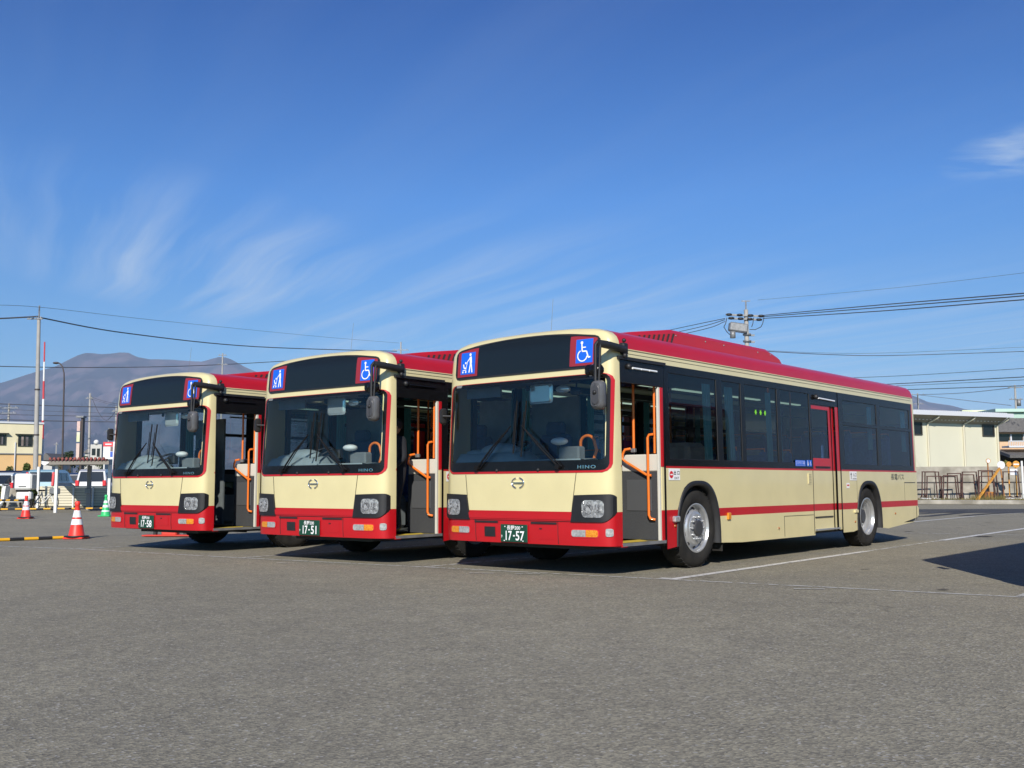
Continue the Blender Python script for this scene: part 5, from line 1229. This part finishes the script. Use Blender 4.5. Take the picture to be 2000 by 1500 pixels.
wire([(1560, 741, 90), (1760, 734, 80), (2040, 717, 70)], 'thin wire over the rear roof corner of the nearest bus', .02)
wire([(1600, 757, 90), (1800, 747, 80), (2040, 734, 70)], 'topmost of three wires above the ivory warehouse', .032); wire([(1600, 760, 90), (1800, 751.5, 80), (2040, 740, 70)], 'middle of three wires above the ivory warehouse', .018); wire([(1600, 766, 90), (1800, 760, 80), (2040, 752, 70)], 'lowest of three wires above the ivory warehouse', .030)
wire([(1792, 771, 150), (1880, 767.5, 130), (1972, 758, 115)], 'upper slack wire running left from the pole at the right edge', .04, cer); wire([(1792, 771, 150), (1870, 780, 130), (1975, 792, 115)], 'lower slack wire running left from the pole at the right edge', .035, cer)

# ---- cones and striped bars
def cone(label, u, v, hpx, colour, bands=2, group='traffic cones', blackbase=True):
    c = GR(u, v); H = .70; e = empty('traffic_cone', label, 'traffic cone', (c.x, c.y, .006), group=group)
    mt_ = mat('cone_' + colour, {'red': (.80, .045, .03), 'green': (.04, .52, .16)}[colour], .45, var=.06)
    def rr(z): return .155 - .118 * min(1, (z - .03) / .60)
    q = MB(); q.lathe([(rr(.03) + .01, .03)] + [(rr(z), z) for z in (.05, .3, .5, .62)] + [(.045, .63), (.05, .64), (.05, .70), (.035, .715), (0, .715)], n=24)
    q.box((0, 0, .02), (.38, .38, .035), 0, None, .01); q.build('body', mt_, e)
    q = MB()
    for z0, z1 in ((.27, .375), (.41, .54)) if bands == 2 else ((.30, .38), (.44, .52), (.16, .2)): q.lathe([(rr(z0) + .003, z0), (rr(z1) + .003, z1)], n=24)
    q.build('reflective_band', mat('band_white', (.80, .82, .84), .4), e)
    if blackbase: q = MB(); q.lathe([(.16, .035), (.225, .035), (.225, .06), (.165, .065), (.15, .06)], n=24); q.build('rubber_weight', blkm, e)
    return e, c
cA, pA = cone('large red and white cone nearest the camera, in front of the leftmost bus', 149, 1053, 69, 'red')
cB, pB = cone('farther red and white cone near the parked scooter', 50, 1013.5, 40, 'red'); cC, pC = cone('green and white cone beside the leftmost bus', 206, 1009, 40, 'green', 3, blackbase=False)
ybar = mat('bar_yellow', (.80, .42, .02), .45); 
def bar(label, pts, r=.022, seg=.22):
    q = MB(); k = 0
    for a_, b_ in zip(pts, pts[1:]):
        a_ = Vector(a_); b_ = Vector(b_); n = max(1, int((b_ - a_).length / seg))
        for i in range(n): q.tube([a_.lerp(b_, i / n), a_.lerp(b_, (i + 1) / n)], r, 8, k % 2); k += 1
    tag(q.build('striped_bar', [blkm, ybar]), label, 'bar', 'black and yellow bars')
a_ = GR(-40, 1059.5); bar('black and yellow bar lying from the left edge to the near cone', [(a_.x, a_.y, .035), (pA.x - .2, pA.y, .035)], .030)
a_ = AT(-40, 995, 40); b_ = AT(250, 992, 40.5); bar('long black and yellow bar along the back of the car park', [(a_.x, 40, a_.z), (b_.x, 40.5, b_.z)], .032, .26)
a_ = AT(-40, 976.5, 36); b_ = AT(46, 977.5, 33.2); bar('short black and yellow bar reaching the top of the far cone', [(a_.x, 36, a_.z), (b_.x, 33.2, b_.z)], .035, .35)
# ---- canopy
e = empty('bicycle_shelter', 'low shelter with a red-brown corrugated roof on white posts', 'shelter', (AT(110, 997, 39).x, 39.2, 0))
ox = e.location.x; z0 = AT(110, 908, 39.2).z; z1 = AT(110, 898, 39.2).z; xr = AT(235, 900, 40).x - ox; xl = AT(103, 900, 39.2).x - ox
for (u, dy, vb) in ((110, 0, 997), (213.5, .6, 992)):
    x = AT(u, 950, 39.2 + dy).x - ox; q = MB(); q.box((x, dy, z0 / 2), (.10, .10, z0)); q.build('post', white, e)
for (u, Yp) in ((74.5, 45.5), (174, 43.5)):
    x = AT(u, 950, Yp).x - ox; q = MB(); q.box((x, Yp - 39.2, (z0 + .05) / 2), (.10 if u < 100 else .16, .10, z0 + .05)); q.build('post', white if u < 100 else mat('grey_post', (.28, .27, .26), .6), e)
q = MB(); q.box((AT(174, 960, 43.3).x - ox, 4.0, AT(174, 959, 43.3).z), (.26, .10, .22), 0, None, .02); q.build('meter_box', steel, e)
q = MB(); rws = []; n = 150
for yy, zz_2 in ((-.35, z1 - .02), (6.4, z1 + .10)): rws.append([Vector((xl + (xr - xl) * i / n - (3.1 if yy > 0 else 0), yy, zz_2 + .045 * math.sin(i * 2 * math.pi / 9))) for i in range(n + 1)])
q.grid(rws, 0, True); q.grid([[p + Vector((0, 0, -.03)) for p in r] for r in rws][::-1], 0, True); q.build('corrugated_roof', mat('red_brown_sheet', (.30, .07, .05), .6, c2=(.20, .05, .04), scale=3), e)
q = MB()
for k in range(int((xr - xl) / .155)): q.tube([(xl + .08 + k * .155, -.42, z1 + .035), (xl + .08 + k * .155, -.34, z1 + .035)], .048, 8)
q.build('roof_edge', mat('red_brown_sheet', (.3, .07, .05)), e)
q = MB(); q.box(((xl + xr) / 2, -.30, z1 - .12), (xr - xl, .06, .14)); q.box(((xl + xr) / 2 - 3.1, 6.2, z1 - .02), (xr - xl, .06, .14)); q.face([(xl, -.27, z1 - .10), (xr, -.27, z1 - .10), (xr - 3.1, 6.2, z1 - .08), (xl - 3.1, 6.2, z1 - .08)], 1)
q.build('eaves_beam', [mat('beam_grey', (.22, .20, .17), .6), mat('roof_lining', (.14, .12, .10), .8)], e)
q = MB()
for k in range(3): yy = 1.6 + k * 1.9; x0 = xl - 3.1 * (yy + .35) / 6.75; q.prism([(x0 - .3, yy, z1 - .01), (x0 + .3, yy, z1 - .05), (x0 + .3, yy, z1 - .16), (x0 - .22, yy, z1 - .07)], (0, 0, 0), (0, .10, 0))
q.build('cantilever_beam', white, e)
# low siding wall
q = MB(); xa = AT(70, 960, 46).x; xb = AT(262, 960, 46.5).x; zt = AT(150, 952, 46.2).z; ns = 7
for k in range(ns): q.box(((xa + xb) / 2, 46.2, .12 + (zt - .12) * (k + .5) / ns), (xb - xa, .06 - .0 * k, (zt - .12) / ns - .018), 0)
q.box(((xa + xb) / 2, 46.24, zt / 2), (xb - xa, .03, zt - .02), 1); q.box(((xa + xb) / 2, 46.2, zt + .03), (xb - xa, .09, .06), 0)
for u in (141.5, 180): x = AT(u, 960, 46).x; q.box((x, 46.1, zt / 2), (.06, .06, zt), 2)
tag(q.build('siding_fence', [mat('pale_siding', (.66, .62, .48), .6, c2=(.56, .50, .36), scale=.6), mat('gap_dark', (.25, .23, .18), .8), white]), 'low fence of pale horizontal siding under the shelter roof', 'fence')
q = MB(); q.box((AT(-30, 970, 47).x, 47, AT(20, 950, 47).z / 2), (AT(62, 970, 47).x * 1 - AT(-60, 970, 47).x, .12, AT(20, 957, 47).z)); o_ = q.build('garden_wall', conc); o_.location.x = 1.2; tag(o_, 'low weathered concrete wall at the left edge behind the scooter', 'wall')
bush('climbing_shrub', 'shrub growing between the scooter and the white bicycle', 58, 74, 946, 988, 44.6, 'green', 900)
bush('climbing_shrub', 'yellowish weeds against the low wall at the left edge', -6, 16, 945, 990, 46.2, 'yellow', 700)
bush('climbing_shrub', 'small leafy plant at the foot of the sign frames by the house', 1955, 1972, 888, 930, 56, 'yellow', 500)

# ---- parked vehicles
def car(label, u, Y, rz, Lc, Wc, Hc, paintc, kind='van', lights='low', name='parked_car', cat='car'):
    x = AT(u, 950, Y).x; e = empty(name, label, cat, (x, Y, 0), rz, 'vehicles parked behind the shelter')
    pm = mat('car_paint_%.2f_%.2f_%.2f' % paintc, paintc, .25, coat=.8, var=.05); hw = Wc / 2; wl_ = Hc * (.64 if kind == 'van' else .58)
    # local x = along the car, rear at x=0, front at +Lc
    if kind == 'van': up_ = [(.05, wl_), (.16, Hc - .10), (.40, Hc), (Lc * .60, Hc), (Lc * .74, Hc - .12), (Lc * .90, wl_ + .05), (Lc - .05, wl_)]
    else: up_ = [(.12, wl_), (.45, Hc - .08), (.75, Hc), (Lc * .50, Hc), (Lc * .60, Hc - .06), (Lc * .75, wl_ + .02), (Lc * .76, wl_)]
    lowp = [(0, .32), (0, wl_ * .8), (.05, wl_), (Lc * .74, wl_), (Lc * (.93 if kind != 'van' else .98), wl_ * .86), (Lc, wl_ * .6), (Lc, .30), (Lc - .2, .22), (.15, .24)]
    q = MB()
    n = len(lowp); A = [Vector((a, -hw, b)) for a, b in lowp]; B = [Vector((a, hw, b)) for a, b in lowp]
    def ringpts(pf, y): return [Vector((a, y, b)) for a, b in pf]
    secs = [(-hw + .03, .95), (-hw, 1), (hw, 1), (hw - .03, .95)]
    rows = [[Vector((Lc / 2 + (a - Lc / 2) * (1 if k in (1, 2) else .985), y, b)) for a, b in lowp] for k, (y, _) in enumerate(secs)]
    q.grid(rows, 0, False, close=True); q.face(rows[0], 0); q.face(rows[-1][::-1], 0)
    th_ = .12
    rows = [[Vector((a, sgn * (hw - .02 - th_ * max(0, (b - wl_) / (Hc - wl_))), b)) for a, b in up_] for sgn in (-1, 1)]
    q.grid(rows, 0, False); q.face(rows[0], 0); q.face(rows[1][::-1], 0); q.build('body', pm, e)
    def yo(b, k=.012): return hw - .02 - th_ * max(0, (b - wl_) / (Hc - wl_)) + k
    # rear glass
    g_ = MB(); (a0, b0), (a1, b1) = up_[0], up_[1]; f0, f1 = .08, .95
    p0 = (a0 + (a1 - a0) * f0 - .012, b0 + (b1 - b0) * f0); p1 = (a0 + (a1 - a0) * f1 - .012, b0 + (b1 - b0) * f1)
    g_.face([(p0[0], -hw + .12, p0[1]), (p0[0], hw - .12, p0[1]), (p1[0], hw - .20, p1[1]), (p1[0], -hw + .20, p1[1])]); g_.build('rear_window', winm, e)
    (a0, b0), (a1, b1) = up_[-1 if kind != 'van' else -2], up_[-3]
    g_ = MB(); g_.face([(a0 + .012, -hw + .14, b0 + .06), (a1 + .012, -hw + .25, b1), (a1 + .012, hw - .25, b1), (a0 + .012, hw - .14, b0 + .06)]); g_.build('windscreen', winm, e)
    for sgn in (-1, 1):
        g_ = MB()
        for (x0, x1) in ((Lc * .10, Lc * .34), (Lc * .36, Lc * .58), (Lc * .60, Lc * .72)):
            z0, z1 = wl_ + .06, Hc - .16
            x1t = x1 if x1 < Lc * .6 else x1 - .12; g_.face([(x0, sgn * yo(z0), z0), (x1, sgn * yo(z0), z0), (x1t, sgn * yo(z1), z1), (x0 + .02, sgn * yo(z1), z1)])
        g_.build('side_glass', winm, e)
    for sgn in (-1, 1):
        t = MB()
        if lights == 'tall': t.box((.05, sgn * (hw - .09), wl_ + .18), (.12, .12, Hc * .38), 0, Matrix.Rotation(R(9), 3, 'Y'), .02)
        else: t.box((-.015, sgn * (hw - .09), wl_ * .97), (.08, .17, .28), 0, None, .02)
        t.build('tail_light', redp, e)
        t = MB(); t.box((Lc - .02, sgn * (hw - .22), wl_ * .66), (.06, .30, .16), 0, None, .02); t.build('headlight', clearl, e)
    b = MB(); b.box((-.03, 0, .42), (.14, Wc - .04, .24), 0, None, .04); b.box((Lc, 0, .40), (.12, Wc - .04, .24), 0, None, .04); b.build('bumper', pm, e)
    b = MB(); b.box((-.02, 0, wl_ * .72), (.05, .33, .17), 0); b.build('number_plate', mat('yellow_plate', (.7, .6, .1), .5) if Wc < 1.5 else wht, e)
    for sx_ in (.55, Lc - .62):
        for sgn in (-1, 1):
            t = MB(); t.lathe([(.0, 0), (.17, 0), (.19, .02), (.28, .0), (.30, -.03), (.30, -.16), (.2, -.17)] if sgn < 0 else [(.0, 0), (.17, 0), (.19, -.02), (.28, .0), (.30, .03), (.30, .16), (.2, .17)], (sx_, sgn * hw * 1.005 - (0 if sgn < 0 else 0), .30), 'y', 20, mfun=lambda i, j: 1 if i < 2 else 0)
            t.build('wheel', [rub, alu], e)
    return e
SV = (.42, .43, .45)
car('silver minivan seen from behind, between the shelter posts', 177, 52, R(97), 3.9, 1.50, 1.86, SV)
car('light blue boxy van with tall red tail lights behind the shelter', 77, 52.5, R(96), 3.4, 1.47, 1.86, (.25, .42, .50), lights='tall')
car('dark red hatchback left of the light blue van', 40, 53, R(112), 3.9, 1.65, 1.62, (.25, .03, .05), 'car')
car('black van with a bright red tail light, second from the left edge', 14, 58, R(96), 3.4, 1.6, 1.9, (.02, .02, .025), lights='tall')
car('white car cut by the left edge', -4, 52, R(94), 3.6, 1.5, 1.7, (.62, .66, .66))
car('dark blue car half hidden left of the silver minivan', 133, 58, R(100), 3.9, 1.6, 1.75, (.03, .05, .10))
car('pale blue car seen between the silver minivan and the leftmost bus', 216, 54, R(92), 3.9, 1.6, 1.78, (.40, .48, .62))
car('dark car behind the shelter post', 150, 62, R(95), 3.9, 1.6, 1.6, (.06, .06, .08), 'car')
# delivery scooter
x = AT(35, 970, 42.6).x; e = empty('delivery_scooter', 'delivery scooter with a big white rear box and windscreen', 'scooter', (x, 42.6, 0))
zzs = lambda v: AT(40, v, 42.6).z
q = MB(); q.box((.30, 0, 1.20), (.72, .55, .66), 0, None, .06); q.box((.30, -.285, 1.0), (.30, .02, .03), 1); q.build('rear_box', [white, blkm], e)
for xx in (-.75, .35):
    q = MB(); q.tube([Vector((xx + .24 * math.cos(2 * math.pi * k / 20), 0, .29 + .24 * math.sin(2 * math.pi * k / 20))) for k in range(21)], .05, 8); q.lathe([(.0, -.02), (.15, -.02), (.15, .02), (0, .02)], (xx, 0, .29), 'y', 12, 1); q.build('wheel', [rub, alu], e)
q = MB(); q.box((-.1, 0, .40), (.75, .30, .10), 0, None, .03); q.box((.28, 0, .62), (.62, .30, .34), 0, None, .06); q.prism([(-.62, 0, .35), (-.50, 0, .35), (-.42, 0, 1.02), (-.58, 0, 1.05)], (0, -.2, 0), (0, .2, 0)); q.build('body', white, e)
q = MB(); q.box((.22, 0, .82), (.55, .28, .09), 0, None, .03); q.build('saddle', blkm, e)
q = MB(); q.tube([(-.48, -.3, 1.08), (-.52, 0, 1.05), (-.48, .3, 1.08)], .02, 6); q.tube([(-.55, 0, 1.0), (-.75, 0, .3)], .03, 6); q.build('handlebar', blkm, e)
q = MB(); rws = [[Vector((-.66 + .10 * k * k * .12 + .07 * k, -.26 + .13 * j, .80 + .16 * k)) for j in range(5)] for k in range(5)]; q.grid(rws, 0); q.build('windscreen', glass('scooter_screen', (.5, .5, .52), 1), e)
# bicycle
x = AT(86, 985, 43.2).x; e = empty('bicycle', 'white bicycle parked under the shelter beside the shrub', 'bicycle', (x, 43.2, .0), R(-25)); wp_ = mat('bike_white', (.7, .7, .68), .4)
for xx in (-.52, .52):
    q = MB(); q.tube([Vector((xx + .32 * math.cos(2 * math.pi * k / 24), 0, .34 + .32 * math.sin(2 * math.pi * k / 24))) for k in range(25)], .018, 6)
    for k in range(8): q.tube([(xx, 0, .34), (xx + .31 * math.cos(k * .785), 0, .34 + .31 * math.sin(k * .785))], .003, 4, 1)
    q.build('wheel', [rub, alu], e)
q = MB()
for a_, b_ in (((-.52, 0, .34), (-.05, 0, .30)), ((-.05, 0, .30), (.38, 0, .62)), ((-.05, 0, .30), (-.16, 0, .78)), ((-.16, 0, .70), (-.52, 0, .34)), ((.36, 0, .86), (.52, 0, .34)), ((.38, 0, .72), (-.10, 0, .45))): q.tube([a_, b_], .026, 6)
q.build('frame', wp_, e)
q = MB(); q.tube([(.16, -.26, .98), (.34, -.1, .95), (.34, .1, .95), (.16, .26, .98)], .014, 6); q.build('handlebar', alu, e)
q = MB(); q.box((-.17, 0, .83), (.26, .16, .07), 0, None, .02); q.build('saddle', blkm, e)
q = MB(); q.box((.60, 0, .80), (.30, .36, .26), 0, None, .04); q.build('basket', mat('wire_basket', (.3, .31, .32), .5, metal=.5), e)
# low red jack/stand glimpsed under the leftmost bus
c = GR(318, 1050); q = MB()
q.box((0, 0, .03), (.95, .30, .03), 0, None, .01); q.box((.05, 0, .09), (.30, .22, .12), 0, None, .02); q.box((-.25, 0, .14), (.05, .12, .24), 1); q.box((.38, 0, .12), (.12, .14, .2), 1)
tag(q.build('wheel_stand', [mat('stand_red', (.60, .05, .03), .5), blkm], None, (c.x, c.y + .3, .0)), 'flat red metal stand on the ground under the leftmost bus', 'stand')

# ---- person in the doorway of the middle bus
def skin_fig():
    th = TH['B']; e = bpy.data.objects.new('tmp', None)
    J = {'pel': (0, 0, .93), 'bel': (0, 0, 1.06), 'che': (-.02, 0, 1.28), 'nek': (-.035, 0, 1.44), 'hd0': (-.05, 0, 1.50),
         'lh': (0, .10, .88), 'rh': (0, -.10, .88), 'lk': (-.03, .11, .48), 'rk': (-.07, -.10, .49), 'la': (.03, .11, .09), 'ra': (-.02, -.11, .09), 'lt': (-.14, .12, .035), 'rt': (-.19, -.12, .035),
         'ls': (-.01, .18, 1.40), 'rs': (-.01, -.18, 1.40), 'le': (.03, .24, 1.12), 're': (.0, -.24, 1.12), 'lw': (-.14, .22, .93), 'rw': (-.17, -.2, .98)}
    E = [('pel', 'bel'), ('bel', 'che'), ('che', 'nek'), ('nek', 'hd0'), ('pel', 'lh'), ('pel', 'rh'), ('lh', 'lk'), ('rh', 'rk'), ('lk', 'la'), ('rk', 'ra'), ('la', 'lt'), ('ra', 'rt'), ('che', 'ls'), ('che', 'rs'), ('ls', 'le'), ('rs', 're'), ('le', 'lw'), ('re', 'rw')]
    rad = {'pel': .15, 'bel': .135, 'che': .155, 'nek': .058, 'hd0': .052, 'lh': .095, 'rh': .095, 'lk': .062, 'rk': .062, 'la': .042, 'ra': .042, 'lt': .034, 'rt': .034, 'ls': .068, 'rs': .068, 'le': .047, 're': .047, 'lw': .032, 'rw': .032}
    ks = list(J); me = bpy.data.meshes.new('person'); me.from_pydata([J[k] for k in ks], [(ks.index(a), ks.index(b)) for a, b in E], []); me.update()
    o = bpy.data.objects.new('person', me); col.objects.link(o)
    o.modifiers.new('skin', 'SKIN'); sv_ = me.skin_vertices[0].data
    for i, k in enumerate(ks):
        r_ = rad[k]; sv_[i].radius = (r_ * (.85 if k in ('che', 'bel', 'pel') else 1), r_ * (1.1 if k in ('che', 'pel', 'bel') else 1)); sv_[i].use_root = (k == 'pel')
    o.modifiers.new('sub', 'SUBSURF').levels = 2; o.modifiers['sub'].render_levels = 2
    bpy.context.view_layer.update(); dg = bpy.context.evaluated_depsgraph_get(); me2 = bpy.data.meshes.new_from_object(o.evaluated_get(dg)); bpy.data.objects.remove(o)
    q = MB(); q.v = [tuple(v.co) for v in me2.vertices]
    for p in me2.polygons: q.f.append(tuple(p.vertices)); q.sm.append(True); q.m.append(2 if p.center.z < .10 else 0)
    # head
    hc = Vector((-.065, 0, 1.60)); q.ball(hc, .105, 1, 18, (.92, .74, 1.14)); q.ball(hc + Vector((-.035, 0, -.05)), .07, 1, 14, (.85, .75, .85))
    q.prism([hc + Vector((-.10, -.012, .02)), hc + Vector((-.125, -.006, -.02)), hc + Vector((-.095, -.014, -.03))], (0, 0, 0), (0, .024, 0), 1)
    for sy in (-1, 1):
        q.ball(hc + Vector((.01, sy * .078, -.005)), .026, 1, 8, (.7, .35, 1)); q.ball(hc + Vector((-.088, sy * .032, .012)), .012, 3, 8)
    q.box(hc + Vector((-.098, 0, -.062)), (.008, .042, .008), 3)
    # hands with five fingers
    for sy, wr, ev_ in ((1, Vector((-.14, .22, .93)), Vector((-.17, -.02, -.19))), (-1, Vector((-.17, -.2, .98)), Vector((-.17, .04, -.14)))):
        d = ev_.normalized(); s_ = Vector((0, 1, 0)); n_ = d.cross(s_).normalized()
        q.tube([wr - d * .01, wr + d * .05, wr + d * .085], [.028, .036, .034], 8, 1)
        for k, (of, ln) in enumerate(((-.027, .062), (-.009, .075), (.009, .070), (.026, .054))):
            b_ = wr + d * .08 + s_ * of; q.tube([b_, b_ + d * ln * .5 - n_ * .006, b_ + d * ln * .85 - n_ * .024], [.0095, .0085, .007], 6, 1)
        b_ = wr + d * .03 - s_ * sy * .03; q.tube([b_, b_ + d * .03 - s_ * sy * .022, b_ + d * .058 - s_ * sy * .026 - n_ * .01], [.012, .010, .008], 6, 1)
    ob = q.build('person', [mat('dark_suit', (.012, .013, .018), .85, var=.2), mat('skin', (.42, .25, .17), .55), mat('black_shoe', (.02, .02, .02), .3), mat('eye_dark', (.03, .015, .01), .3)])
    hr_ = MB(); rws = []
    for i in range(9):
        ph = math.pi * .62 * i / 8; rws.append([hc + Vector((.018, 0, .018)) + Vector((.108 * math.sin(ph) * math.cos(a), .086 * math.sin(ph) * math.sin(a), .122 * math.cos(ph))) + (Vector((.0, 0, .03)) if (math.cos(a) < -.5 and i > 5) else Vector()) for a in [2 * math.pi * k / 20 for k in range(20)]])
    hr_.grid(rws, 0, True, close=True); hr_.build('hair', mat('black_hair', (.012, .01, .01), .6), ob)
    return ob
pb_ = skin_fig()
bB = Vector((math.cos(TH['B']), math.sin(TH['B']), 0)); lB = Vector((math.sin(TH['B']), -math.cos(TH['B']), 0))
pb_.location = Vector((-2.68, 13.50, .365)) + bB * .80 + lB * .86; pb_.rotation_euler = (0, 0, TH['B'] + R(-25)); pb_.scale = (.88, .88, .88)
tag(pb_, 'person in dark clothes standing in the doorway of the middle bus', 'person')

# ---- air
hzm = bpy.data.materials.new('air_haze'); hzm.use_nodes = True; t = hzm.node_tree; t.nodes.clear(); o_ = t.nodes.new('ShaderNodeOutputMaterial'); pv = t.nodes.new('ShaderNodeVolumePrincipled')
pv.inputs['Color'].default_value = (.54, .68, 1.0, 1); pv.inputs['Density'].default_value = 5.4e-5; pv.inputs['Anisotropy'].default_value = -.25
t.links.new(pv.outputs[0], o_.inputs['Volume'])
q = MB(); q.box((0, 12500, 709), (50000, 27000, 1420)); ob = q.build('haze', hzm); ob.location.z = 0; tag(ob, kind='stuff')
